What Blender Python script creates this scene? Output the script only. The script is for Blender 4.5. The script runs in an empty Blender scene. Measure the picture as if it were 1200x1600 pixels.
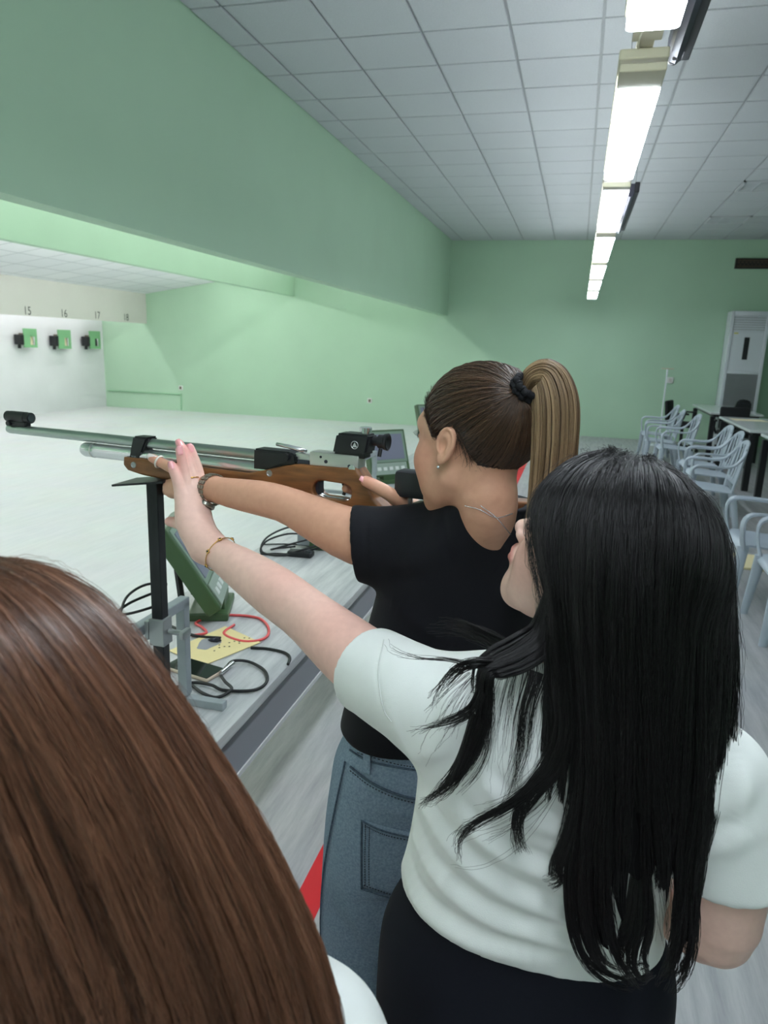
import bpy, bmesh, math, random
import numpy as np
from mathutils import Vector, Matrix
from mathutils.bvhtree import BVHTree

random.seed(7)
RNG = np.random.default_rng(11)
SC = bpy.context.scene
COL = SC.collection

# ------------------------------------------------------------------ camera
FPX = 1108.0                       # focal length in pixels of a 1200 x 1600 frame
CAM = np.array([0.0, 0.0, 1.58])
ROT = np.array([[0.96529, 0.09079, -0.24488],     # world = ROT @ (right, down, forward)
                [0.25894, -0.21225, 0.94229],
                [0.03358, -0.97301, -0.22839]])
# re-orthonormalise
_f = ROT[:, 2] / np.linalg.norm(ROT[:, 2])
_r = ROT[:, 0] - _f * (ROT[:, 0] @ _f); _r /= np.linalg.norm(_r)
_d = np.cross(_f, _r)
ROT = np.stack([_r, _d, _f], axis=1)
cam_data = bpy.data.cameras.new('camera')
cam_data.sensor_fit = 'VERTICAL'
cam_data.sensor_height = 36.0
cam_data.lens = 36.0 * FPX / 1600.0
cam_data.clip_start = 0.05
cam_data.clip_end = 60
cam_data.dof.use_dof = True
cam_data.dof.focus_distance = 1.15
cam_data.dof.aperture_fstop = 9.0
cam = bpy.data.objects.new('camera', cam_data)
COL.objects.link(cam)
M = Matrix(((_r[0], -_d[0], -_f[0], CAM[0]), (_r[1], -_d[1], -_f[1], CAM[1]), (_r[2], -_d[2], -_f[2], CAM[2]), (0, 0, 0, 1)))
cam.matrix_world = M
SC.camera = cam

# ------------------------------------------------------------------ world, exposure
world = bpy.data.worlds.new('world'); SC.world = world
world.use_nodes = True
world.node_tree.nodes['Background'].inputs[0].default_value = (0.8, 0.9, 1.0, 1)
world.node_tree.nodes['Background'].inputs[1].default_value = 0.05
SC.view_settings.view_transform = 'Standard'
SC.view_settings.look = 'None'
SC.view_settings.gamma = 1.0
SC.view_settings.use_curve_mapping = False
SC.view_settings.exposure = 1.22
UP_POWER = 9.0          # emission strength of the strips added on the lamps to brighten the ceiling
LAMP_POWER = 11.0        # emission strength of the corridor lamps
RANGE_POWER = 14.0       # emission strength of the range battens
TARGET_POWER = 9.0       # emission strength of the battens over the targets
SC.cycles.max_bounces = 6
SC.cycles.diffuse_bounces = 4
SC.cycles.glossy_bounces = 3
SC.cycles.transmission_bounces = 4
SC.cycles.use_denoising = True

# ------------------------------------------------------------------ helpers
def ray(px, py):
    return ROT @ np.array([px - 600.0, py - 800.0, FPX])
def at(px, py, Y):                 # point of the plane Y = const
    d = ray(px, py); return CAM + d / d[1] * Y
def atz(px, py, z):
    d = ray(px, py); return CAM + d / d[2] * (z - CAM[2])
def atx(px, py, X):
    d = ray(px, py); return CAM + d / d[0] * X
def atd(px, py, depth):            # point at a distance along the view axis
    return CAM + ray(px, py) / FPX * depth

def lin(c):
    return tuple(((v / 255.0) / 12.92 if v / 255.0 <= 0.04045 else (((v / 255.0) + 0.055) / 1.055) ** 2.4) for v in c)

MATS = {}
def mat(name, rgb, rough=0.5, metal=0.0, var=0.0, scale=20.0, bump=0.0, bscale=None, stretch=(1, 1, 1), rgb2=None, spec=0.5,
        emit=None, coat=0.0, sss=0.0, attr=None, detail=4.0, sheen=0.0):
    if name in MATS: return MATS[name]
    m = bpy.data.materials.new(name); m.use_nodes = True
    nt = m.node_tree; b = nt.nodes['Principled BSDF']
    c = lin(rgb)
    b.inputs['Base Color'].default_value = (*c, 1)
    b.inputs['Roughness'].default_value = rough
    b.inputs['Metallic'].default_value = metal
    b.inputs['Specular IOR Level'].default_value = spec
    if coat: b.inputs['Coat Weight'].default_value = coat
    if sheen:
        b.inputs['Sheen Weight'].default_value = sheen
    if sss:
        b.inputs['Subsurface Weight'].default_value = sss
        b.inputs['Subsurface Radius'].default_value = (0.012, 0.005, 0.003)
        b.inputs['Subsurface Scale'].default_value = 1.0
    if emit:
        b.inputs['Emission Color'].default_value = (*lin(emit[0]), 1)
        b.inputs['Emission Strength'].default_value = emit[1]
    tc = mp = None
    if var or bump or rgb2:
        tc = nt.nodes.new('ShaderNodeTexCoord'); mp = nt.nodes.new('ShaderNodeMapping')
        mp.inputs['Scale'].default_value = stretch
        nt.links.new(tc.outputs['Object'], mp.inputs['Vector'])
    if var or rgb2:
        n = nt.nodes.new('ShaderNodeTexNoise'); n.inputs['Scale'].default_value = scale; n.inputs['Detail'].default_value = detail
        nt.links.new(mp.outputs[0], n.inputs['Vector'])
        r = nt.nodes.new('ShaderNodeValToRGB')
        r.color_ramp.elements[0].position = 0.3; r.color_ramp.elements[1].position = 0.7
        c2 = lin(rgb2) if rgb2 else tuple(min(1, v * (1 + var)) for v in c)
        c1 = c if rgb2 else tuple(v * (1 - var) for v in c)
        r.color_ramp.elements[0].color = (*c1, 1); r.color_ramp.elements[1].color = (*c2, 1)
        nt.links.new(n.outputs['Fac'], r.inputs[0])
        nt.links.new(r.outputs[0], b.inputs['Base Color'])
    if attr:
        a = nt.nodes.new('ShaderNodeAttribute'); a.attribute_name = attr
        if var:
            mx = nt.nodes.new('ShaderNodeMix'); mx.data_type = 'RGBA'; mx.blend_type = 'MULTIPLY'
            mx.inputs['Factor'].default_value = 1.0
            nt.links.new(a.outputs['Color'], mx.inputs['A']); nt.links.new(r.outputs[0], mx.inputs['B'])
            nt.links.new(mx.outputs['Result'], b.inputs['Base Color'])
        else:
            nt.links.new(a.outputs['Color'], b.inputs['Base Color'])
    if bump:
        n2 = nt.nodes.new('ShaderNodeTexNoise'); n2.inputs['Scale'].default_value = bscale or scale * 4; n2.inputs['Detail'].default_value = 5
        nt.links.new(mp.outputs[0], n2.inputs['Vector'])
        bp = nt.nodes.new('ShaderNodeBump'); bp.inputs['Strength'].default_value = bump; bp.inputs['Distance'].default_value = 0.004
        nt.links.new(n2.outputs['Fac'], bp.inputs['Height']); nt.links.new(bp.outputs[0], b.inputs['Normal'])
    MATS[name] = m
    return m

def link(o, parent=None):
    COL.objects.link(o)
    if parent is not None: o.parent = parent
    return o

def tag(o, label=None, cat=None, group=None, kind=None):
    if label: o['label'] = label
    if cat: o['category'] = cat
    if group: o['group'] = group
    if kind: o['kind'] = kind
    return o

def thing(name, label, cat, loc=(0, 0, 0), rz=0.0, group=None):
    o = bpy.data.objects.new(name, None); o.empty_display_size = 0.05
    o.location = loc; o.rotation_euler = (0, 0, rz)
    link(o); return tag(o, label, cat, group)

def finish(me, material, smooth, angle=None):
    if material is not None: me.materials.append(material)
    if smooth:
        me.polygons.foreach_set('use_smooth', np.ones(len(me.polygons), dtype=bool))
        if angle is not None: me.set_sharp_from_angle(angle=math.radians(angle))
    me.update()

def obj(name, bm, material, parent=None, smooth=False, angle=None):
    """bm: a bmesh or a (verts, faces) pair -> one mesh object"""
    me = bpy.data.meshes.new(name)
    if isinstance(bm, tuple):
        v, f = bm
        me.from_pydata([tuple(map(float, p)) for p in v], [], [tuple(int(i) for i in q) for q in f])
    else:
        bm.normal_update(); bm.to_mesh(me); bm.free()
    finish(me, material, smooth or angle is not None, angle)
    return link(bpy.data.objects.new(name, me), parent)

def npmesh(name, V, F, material, parent=None, colors=None):
    """fast quad/tri mesh from numpy arrays, smooth shaded"""
    me = bpy.data.meshes.new(name)
    n, k = F.shape
    me.vertices.add(len(V)); me.vertices.foreach_set('co', np.ascontiguousarray(V, dtype=np.float32).ravel())
    me.loops.add(n * k); me.loops.foreach_set('vertex_index', np.ascontiguousarray(F, dtype=np.int32).ravel())
    me.polygons.add(n); me.polygons.foreach_set('loop_start', np.arange(0, n * k, k, dtype=np.int32))
    me.polygons.foreach_set('loop_total', np.full(n, k, dtype=np.int32))
    me.update(calc_edges=True); me.validate()
    if colors is not None:
        a = me.color_attributes.new('Col', 'FLOAT_COLOR', 'POINT')
        c = np.ones((len(V), 4), dtype=np.float32); c[:, :3] = colors
        a.data.foreach_set('color', c.ravel())
    finish(me, material, True)
    return link(bpy.data.objects.new(name, me), parent)

def B(): return bmesh.new()

def box(bm, c, s, bevel=0.0, rot=None, seg=2):
    t = bmesh.new(); bmesh.ops.create_cube(t, size=1.0)
    bmesh.ops.scale(t, vec=Vector(s), verts=t.verts)
    if bevel > 0: bmesh.ops.bevel(t, geom=list(t.edges), offset=bevel, segments=seg, affect='EDGES', profile=0.5)
    mt = Matrix.Translation(Vector(c))
    if rot is not None: mt = mt @ rot.to_4x4()
    bmesh.ops.transform(t, matrix=mt, verts=t.verts)
    me = bpy.data.meshes.new('t'); t.to_mesh(me); t.free(); bm.from_mesh(me); bpy.data.meshes.remove(me)
    return bm

def boxb(bm, lo, hi, bevel=0.0):
    lo, hi = np.minimum(lo, hi), np.maximum(lo, hi)
    return box(bm, (lo + hi) / 2, hi - lo, bevel)

def frame_of(d):
    d = Vector(d).normalized()
    a = Vector((0, 0, 1)) if abs(d.z) < 0.9 else Vector((1, 0, 0))
    x = d.cross(a).normalized(); y = d.cross(x).normalized()
    return x, y, d

def cyl(bm, p0, p1, r0, r1=None, n=20, caps=True):
    r1 = r0 if r1 is None else r1
    p0, p1 = Vector(p0), Vector(p1); x, y, d = frame_of(p1 - p0)
    A = [bm.verts.new(p0 + (x * math.cos(a) + y * math.sin(a)) * r0) for a in [2 * math.pi * i / n for i in range(n)]]
    Bv = [bm.verts.new(p1 + (x * math.cos(a) + y * math.sin(a)) * r1) for a in [2 * math.pi * i / n for i in range(n)]]
    for i in range(n):
        j = (i + 1) % n; bm.faces.new((A[i], Bv[i], Bv[j], A[j]))
    if caps: bm.faces.new(list(A)); bm.faces.new(list(reversed(Bv)))
    return bm

def lathe(bm, p0, d, prof, n=24):
    """prof: list of (distance along d, radius)"""
    p0 = Vector(p0); x, y, d = frame_of(d); rings = []
    for t, r in prof:
        rings.append([bm.verts.new(p0 + d * t + (x * math.cos(2 * math.pi * i / n) + y * math.sin(2 * math.pi * i / n)) * max(r, 1e-5)) for i in range(n)])
    for a, b in zip(rings[:-1], rings[1:]):
        for i in range(n):
            j = (i + 1) % n; bm.faces.new((a[i], b[i], b[j], a[j]))
    bm.faces.new(rings[0]); bm.faces.new(list(reversed(rings[-1])))
    return bm

def spline(P, n):
    """Catmull-Rom through the control points, n samples"""
    P = np.asarray(P, float)
    Q = np.vstack([2 * P[0] - P[1], P, 2 * P[-1] - P[-2]])
    t = np.linspace(0, len(P) - 1, n); i = np.minimum(t.astype(int), len(P) - 2); f = (t - i)[:, None]
    p0, p1, p2, p3 = Q[i], Q[i + 1], Q[i + 2], Q[i + 3]
    return 0.5 * (2 * p1 + (p2 - p0) * f + (2 * p0 - 5 * p1 + 4 * p2 - p3) * f ** 2 + (3 * p1 - p0 - 3 * p2 + p3) * f ** 3)

def tube(bm, pts, r, n=8, caps=True, closed=False, flat=None):
    """r: number or list; flat = (a, b) multiplies the two cross axes"""
    pts = [Vector(p) for p in pts]; m = len(pts); rings = []
    prev = None
    for i, p in enumerate(pts):
        if closed: d = pts[(i + 1) % m] - pts[i - 1]
        else: d = pts[min(i + 1, m - 1)] - pts[max(i - 1, 0)]
        d.normalize()
        if prev is None: x, y, _ = frame_of(d)
        else:
            x = (prev - d * prev.dot(d)).normalized(); y = d.cross(x).normalized()
        prev = x
        rr = r[i] if hasattr(r, '__len__') else r
        fa, fb = flat if flat else (1, 1)
        rings.append([bm.verts.new(p + x * (math.cos(2 * math.pi * k / n) * rr * fa) + y * (math.sin(2 * math.pi * k / n) * rr * fb)) for k in range(n)])
    prs = list(zip(rings[:-1], rings[1:])) + ([(rings[-1], rings[0])] if closed else [])
    for a, b in prs:
        for i in range(n):
            j = (i + 1) % n; bm.faces.new((a[i], a[j], b[j], b[i]))
    if caps and not closed:
        bm.faces.new(list(reversed(rings[0]))); bm.faces.new(rings[-1])
    return bm

def prism(bm, poly, o, ex, ey, ez, t):
    """extrude polygon (2-D, in ex/ey) by t along ez, centred"""
    o, ex, ey, ez = map(Vector, (o, ex, ey, ez))
    a = [bm.verts.new(o + ex * p[0] + ey * p[1] - ez * t / 2) for p in poly]
    b = [bm.verts.new(o + ex * p[0] + ey * p[1] + ez * t / 2) for p in poly]
    n = len(poly)
    for i in range(n):
        j = (i + 1) % n; bm.faces.new((a[i], a[j], b[j], b[i]))
    bm.faces.new(list(reversed(a))); bm.faces.new(b)
    bmesh.ops.recalc_face_normals(bm, faces=bm.faces)
    return bm

def text_mesh(txt, size, extrude=0.0):
    cu = bpy.data.curves.new('t', 'FONT'); cu.body = txt; cu.size = size; cu.extrude = extrude
    cu.align_x = 'CENTER'; cu.align_y = 'CENTER'
    o = bpy.data.objects.new('t', cu); COL.objects.link(o)
    dg = bpy.context.evaluated_depsgraph_get(); me = bpy.data.meshes.new_from_object(o.evaluated_get(dg))
    bpy.data.objects.remove(o); bpy.data.curves.remove(cu)
    return me

def text_obj(name, txt, size, mw, material, parent=None, sx=1.0):
    me = text_mesh(txt, size)
    me.transform(Matrix(mw) @ Matrix.Diagonal((sx, 1, 1, 1)))
    me.materials.clear(); me.materials.append(material)
    return link(bpy.data.objects.new(name, me), parent)

def copy_tree(o, parent=None):
    c = o.copy(); COL.objects.link(c)
    if parent is not None: c.parent = parent
    for ch in o.children: copy_tree(ch, c)
    return c

# ------------------------------------------------------------------ signed-distance modelling (bodies, clothes, stock)
def smin(a, b, k):
    h = np.clip(0.5 + 0.5 * (b - a) / k, 0, 1)
    return b + (a - b) * h - k * h * (1 - h)
def smax(a, b, k): return -smin(-a, -b, k)

def cone(P, a, b, r1, r2):
    a = np.asarray(a, np.float32); b = np.asarray(b, np.float32); ba = b - a
    t = np.clip(((P - a) @ ba) / max(float(ba @ ba), 1e-9), 0, 1)
    q = P - a - t[:, None] * ba
    return np.sqrt((q * q).sum(1)) - (r1 + t * (r2 - r1))

def chain(P, pts, rad):
    d = None
    for i in range(len(pts) - 1):
        e = cone(P, pts[i], pts[i + 1], rad[i], rad[i + 1])
        d = e if d is None else np.minimum(d, e)
    return d

def limb(P, ctrl, n=14):
    """ctrl: rows of (x, y, z, r) -> smooth chain"""
    s = spline(np.asarray(ctrl, float), n)
    return chain(P, s[:, :3], s[:, 3])

def ell(P, c, r, R=None):
    q = P - np.asarray(c, np.float32)
    if R is not None: q = q @ np.asarray(R, np.float32).T
    r = np.asarray(r, np.float32)
    k0 = np.sqrt(((q / r) ** 2).sum(1)); k1 = np.sqrt(((q / (r * r)) ** 2).sum(1))
    return k0 * (k0 - 1.0) / np.maximum(k1, 1e-6)

def zloft(P, secs, yaw=0.0, power=2.3):
    """secs: rows (z, cx, cy, half width, half depth) in rising z; elliptical column"""
    S = np.asarray(secs, float); z = P[:, 2]
    zs = np.linspace(S[0, 0], S[-1, 0], 60)
    # smooth interpolation
    idx = np.interp(zs, S[:, 0], np.arange(len(S)))
    Q = np.vstack([2 * S[0] - S[1], S, 2 * S[-1] - S[-2]])
    i = np.minimum(idx.astype(int), len(S) - 2); f = (idx - i)[:, None]
    T = 0.5 * (2 * Q[i + 1] + (Q[i + 2] - Q[i]) * f + (2 * Q[i] - 5 * Q[i + 1] + 4 * Q[i + 2] - Q[i + 3]) * f ** 2 + (3 * Q[i + 1] - Q[i] - 3 * Q[i + 2] + Q[i + 3]) * f ** 3)
    cx, cy, a, b = [np.interp(z, zs, T[:, k]) for k in (1, 2, 3, 4)]
    if np.ndim(yaw): ya = np.interp(z, S[:, 0], yaw)
    else: ya = yaw
    c, s = np.cos(ya), np.sin(ya)
    x = P[:, 0] - cx; y = P[:, 1] - cy
    u = x * c + y * s; v = -x * s + y * c
    k = (np.abs(u / a) ** power + np.abs(v / b) ** power) ** (1 / power)
    d = (k - 1) * np.minimum(a, b)
    return np.maximum(d, np.maximum(z - S[-1, 0], S[0, 0] - z))

def sdf_mesh(fn, lo, hi, h, bs=8, margin=1.6):
    """naive surface nets on a sparse grid -> (V, F quads)"""
    lo = np.asarray(lo, float); hi = np.asarray(hi, float)
    nb = np.maximum(1, np.ceil((hi - lo) / (h * bs)).astype(int))
    N = nb * bs + 1
    bi = np.stack(np.meshgrid(*[np.arange(k) for k in nb], indexing='ij'), -1).reshape(-1, 3)
    ctr = (lo + (bi + 0.5) * bs * h).astype(np.float32)
    dc = fn(ctr)
    near = np.abs(dc) < (bs * h * 0.87 * margin + 0.004)
    D = np.empty(N, np.float32); D[...] = 1.0
    sgn = np.where(dc.reshape(nb) < 0, -1.0, 1.0).astype(np.float32)
    D[:-1, :-1, :-1] = sgn.repeat(bs, 0).repeat(bs, 1).repeat(bs, 2)
    D[-1] = D[-2]; D[:, -1] = D[:, -2]; D[:, :, -1] = D[:, :, -2]
    off = np.stack(np.meshgrid(*[np.arange(bs + 1)] * 3, indexing='ij'), -1).reshape(-1, 3)
    nbk = bi[near]
    for s in range(0, len(nbk), 1200):
        idx = (nbk[s:s + 1200, None, :] * bs + off[None]).reshape(-1, 3)
        d = fn((lo + idx * h).astype(np.float32))
        D[idx[:, 0], idx[:, 1], idx[:, 2]] = d
    inside = D < 0
    cs = np.zeros(tuple(N - 1), np.int8)
    for dx in (0, 1):
        for dy in (0, 1):
            for dz in (0, 1):
                cs += inside[dx:N[0] - 1 + dx, dy:N[1] - 1 + dy, dz:N[2] - 1 + dz]
    act = (cs > 0) & (cs < 8)
    cells = np.argwhere(act)
    vid = np.full(tuple(N - 1), -1, np.int64); vid[act] = np.arange(len(cells))
    acc = np.zeros((len(cells), 3)); cnt = np.zeros(len(cells))
    corners = [(0, 0, 0), (1, 0, 0), (0, 1, 0), (1, 1, 0), (0, 0, 1), (1, 0, 1), (0, 1, 1), (1, 1, 1)]
    edges = [(a, b) for a in range(8) for b in range(a + 1, 8) if bin(a ^ b).count('1') == 1]
    for a, b in edges:
        ca, cb = np.array(corners[a]), np.array(corners[b])
        ia, ib = cells + ca, cells + cb
        da = D[ia[:, 0], ia[:, 1], ia[:, 2]]; db = D[ib[:, 0], ib[:, 1], ib[:, 2]]
        m = (da < 0) != (db < 0)
        t = np.where(m, da / np.where(m, da - db, 1), 0)
        p = ca + (cb - ca) * t[:, None]
        acc[m] += p[m]; cnt[m] += 1
    V = lo + (cells + acc / cnt[:, None]) * h
    F = []
    for ax in range(3):
        o1, o2 = [(1, 2), (2, 0), (0, 1)][ax]
        sl0 = [slice(None)] * 3; sl1 = [slice(None)] * 3
        sl0[ax] = slice(0, -1); sl1[ax] = slice(1, None)
        a, b = inside[tuple(sl0)], inside[tuple(sl1)]
        e = np.argwhere(a != b)
        e = e[(e[:, o1] > 0) & (e[:, o2] > 0) & (e[:, o1] < N[o1] - 1) & (e[:, o2] < N[o2] - 1)]
        flip = a[e[:, 0], e[:, 1], e[:, 2]]
        d1 = np.zeros(3, int); d1[o1] = 1; d2 = np.zeros(3, int); d2[o2] = 1
        def g(x): return vid[x[:, 0], x[:, 1], x[:, 2]]
        q = np.stack([g(e - d1 - d2), g(e - d2), g(e), g(e - d1)], 1)
        q[~flip] = q[~flip][:, ::-1]
        F.append(q)
    F = np.concatenate(F); F = F[(F >= 0).all(1)]
    return V, F

def relax(V, F, it=1, lam=0.5):
    """light Laplacian smoothing over quad edges"""
    E = np.concatenate([F[:, [0, 1]], F[:, [1, 2]], F[:, [2, 3]], F[:, [3, 0]]])
    for _ in range(it):
        s = np.zeros_like(V); c = np.zeros(len(V))
        for k in range(3):
            s[:, k] = np.bincount(E[:, 0], V[E[:, 1], k], len(V)) + np.bincount(E[:, 1], V[E[:, 0], k], len(V))
        c = np.bincount(E[:, 0], minlength=len(V)) + np.bincount(E[:, 1], minlength=len(V))
        V = V + lam * (s / np.maximum(c, 1)[:, None] - V)
    return V

def merge(parts):
    V, F, n = [], [], 0
    for v, f in parts:
        V.append(v); F.append(f + n); n += len(v)
    return np.concatenate(V), np.concatenate(F)

def bvh_of(V, F):
    return BVHTree.FromPolygons([tuple(p) for p in V], [tuple(int(i) for i in q) for q in F])
def hit(bvh, px, py, off=0.0):
    """point of a modelled surface that the photograph shows at a pixel"""
    d = Vector(ray(px, py)).normalized()
    loc, nor, _, _ = bvh.ray_cast(Vector(CAM), d)
    if loc is None: return None
    if nor.dot(d) > 0: nor = -nor
    return np.array(loc + nor * off)

# noise helper for folds and clumps
def vnoise(P, seed=0):
    r = np.random.default_rng(seed); out = np.zeros(len(P))
    for k in range(6):
        w = r.normal(size=3); w /= np.linalg.norm(w)
        out += np.sin((P @ w) * r.uniform(0.7, 1.6) * 6.28 + r.uniform(0, 6.28))
    return out / 6

# ------------------------------------------------------------------ hair
def hair_material(name, c1, c2, rough=0.35, spec=0.4):
    """colour runs with the lock a strand belongs to and a little with the strand itself"""
    if name in MATS: return MATS[name]
    m = bpy.data.materials.new(name); m.use_nodes = True
    nt = m.node_tree; b = nt.nodes['Principled BSDF']
    hi_ = nt.nodes.new('ShaderNodeHairInfo'); r = nt.nodes.new('ShaderNodeValToRGB'); a = nt.nodes.new('ShaderNodeAttribute'); a.attribute_name = 'lock'
    mx = nt.nodes.new('ShaderNodeMix'); mx.data_type = 'FLOAT'; mx.inputs['Factor'].default_value = 0.35
    nt.links.new(a.outputs['Fac'], mx.inputs['A']); nt.links.new(hi_.outputs['Random'], mx.inputs['B'])
    r.color_ramp.elements[0].color = (*lin(c1), 1); r.color_ramp.elements[1].color = (*lin(c2), 1)
    r.color_ramp.elements[0].position = 0.15; r.color_ramp.elements[1].position = 0.85
    nt.links.new(mx.outputs['Result'], r.inputs[0]); nt.links.new(r.outputs[0], b.inputs['Base Color'])
    b.inputs['Roughness'].default_value = rough; b.inputs['Specular IOR Level'].default_value = spec
    MATS[name] = m; return m

def hair_curves(name, S, material, parent, r0=0.00032, r1=0.00012, lock=None):
    """S: (n strands, k points, 3)"""
    n, k, _ = S.shape
    cu = bpy.data.hair_curves.new(name)
    cu.add_curves([k] * n)
    cu.attributes['position'].data.foreach_set('vector', np.ascontiguousarray(S, np.float32).ravel())
    ra = cu.attributes.get('radius') or cu.attributes.new('radius', 'FLOAT', 'POINT')
    rr = np.tile(np.linspace(r0, r1, k) , n).astype(np.float32)
    ra.data.foreach_set('value', rr)
    la = cu.attributes.new('lock', 'FLOAT', 'CURVE')
    la.data.foreach_set('value', (np.full(n, .5) if lock is None else lock).astype(np.float32))
    cu.materials.append(material)
    o = bpy.data.objects.new(name, cu); link(o, parent); o['kind'] = 'stuff'
    return o

def guide_surface(G, nu, nt):
    """G: list of guides (k_i,3) -> smooth surface (nu, nt, 3); u across guides, t root to tip"""
    R = np.stack([spline(g, nt) for g in G])            # (m, nt, 3)
    m = len(G); out = np.empty((nu, nt, 3))
    for j in range(nt): out[:, j] = spline(R[:, j], nu)
    return out

def arc_resample(g, n):
    s = spline(g, 200); L = np.r_[0, np.cumsum(np.linalg.norm(np.diff(s, axis=0), axis=1))]
    t = np.linspace(0, L[-1], n)
    return np.stack([np.interp(t, L, s[:, k]) for k in range(3)], 1)

def strands_on(surf, n, seed, layer=(0.0, 0.006), wav=0.002, clump=0.35, nclump=160, k=18, tip=(0.8, 1.0), center=None, frizz=0.0006, root=(0.0, 0.06), proud=0.003, nfine=900):
    """strands laid along a guide surface in coarse and fine locks; returns strands and a lock value per strand"""
    r = np.random.default_rng(seed); nu, nt, _ = surf.shape
    du = np.gradient(surf, axis=0); dt = np.gradient(surf, axis=1)
    nor = np.cross(du, dt); nor /= np.maximum(np.linalg.norm(nor, axis=2, keepdims=True), 1e-9)
    if center is not None:
        flip = np.sign(((surf - np.asarray(center)) * nor).sum(2).mean()); nor *= flip if flip else 1
    u = r.uniform(0, nu - 1.001, n)
    cl = np.sort(r.uniform(0, nu - 1.001, nclump)); cf = np.sort(r.uniform(0, nu - 1.001, nfine))
    ci = np.clip(np.searchsorted(cl, u), 0, nclump - 1); fi = np.clip(np.searchsorted(cf, u), 0, nfine - 1)
    near, fine = cl[ci], cf[fi]
    cval = r.uniform(0, 1, nclump); fval = r.uniform(0, 1, nfine); ctip = r.uniform(*tip, nclump); ph_c = r.uniform(0, 6.28, nclump); fo = r.normal(0, 1, nfine)
    a = r.uniform(*root, n); b = np.clip(ctip[ci] - np.abs(r.normal(0, .07, n)), .08, 1.0)
    tt = np.linspace(0, 1, k)
    T = (a[:, None] + (b - a)[:, None] * tt) * (nt - 1.001)
    w = clump * tt[None, :] ** 0.8; wf = 0.55 * tt[None, :] ** 0.5
    U = u[:, None] * (1 - wf) + fine[:, None] * wf
    U = U * (1 - w) + near[:, None] * w
    U = np.clip(U + r.normal(0, 0.004, (n, 1)) * nu * tt[None, :], 0, nu - 1.001)
    def samp(A):
        i = U.astype(int); j = T.astype(int); fu = (U - i)[..., None]; ft = (T - j)[..., None]
        return (A[i, j] * (1 - fu) * (1 - ft) + A[i + 1, j] * fu * (1 - ft) + A[i, j + 1] * (1 - fu) * ft + A[i + 1, j + 1] * fu * ft)
    P = samp(surf); Nn = samp(nor)
    ramp = np.minimum(1, .15 + tt * 1.6)[None]
    lay = (r.uniform(*layer, n) )[:, None] + proud * ramp * ((cval[ci] - .5) * 2.0 + 0.8 * fo[fi])[:, None]
    ph = r.uniform(0, 6.28, (n, 1)); fr = r.uniform(0.5, 1.6, (n, 1))
    dv = samp(du); dv /= np.maximum(np.linalg.norm(dv, axis=2, keepdims=True), 1e-9)
    wave = 0.5 * wav * np.sin(ph + fr * 6.28 * tt[None]) * np.minimum(1, tt * 2)[None]
    cw = wav * 1.6 * np.sin(ph_c[ci][:, None] + 5.0 * tt[None]) * tt[None]
    P = P + Nn * lay[..., None] + dv * (wave + cw)[..., None] + Nn * (0.5 * cw)[..., None]
    P = P + r.normal(0, frizz, P.shape) * tt[None, :, None]
    return P, np.clip(.55 * cval[ci] + .45 * fval[fi], 0, 1)

def grid_mesh(S):
    nu, nt, _ = S.shape
    V = S.reshape(-1, 3); i, j = np.meshgrid(np.arange(nu - 1), np.arange(nt - 1), indexing='ij')
    a = (i * nt + j).ravel(); F = np.stack([a, a + nt, a + nt + 1, a + 1], 1)
    return V, F
# ================================================================== the room
WY = 14.3; CZ = 3.60; BX = -2.56; HX = -5.78; FX = -9.28; TX = -10.42; RX = 5.2; NY = -5.0
def green_mat():
    m = mat('green_wall_paint', (180, 211, 184), rough=0.62, var=0.025, scale=1.3, bump=0.05, bscale=180, spec=0.3)
    return m
M_GREEN = green_mat()
M_CREAM = mat('cream_wall_paint', (212, 209, 203), rough=0.7, var=0.02, scale=2)
M_WHITEWALL = mat('white_target_wall_paint', (224, 225, 227), rough=0.6, var=0.03, scale=1.5)
M_TILE = mat('mineral_ceiling_tile', (196, 201, 204), rough=0.9, var=0.05, scale=120, bump=0.5, bscale=240, spec=0.1)
M_GRIDBAR = mat('ceiling_grid_bar', (162, 168, 170), rough=0.6)

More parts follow.
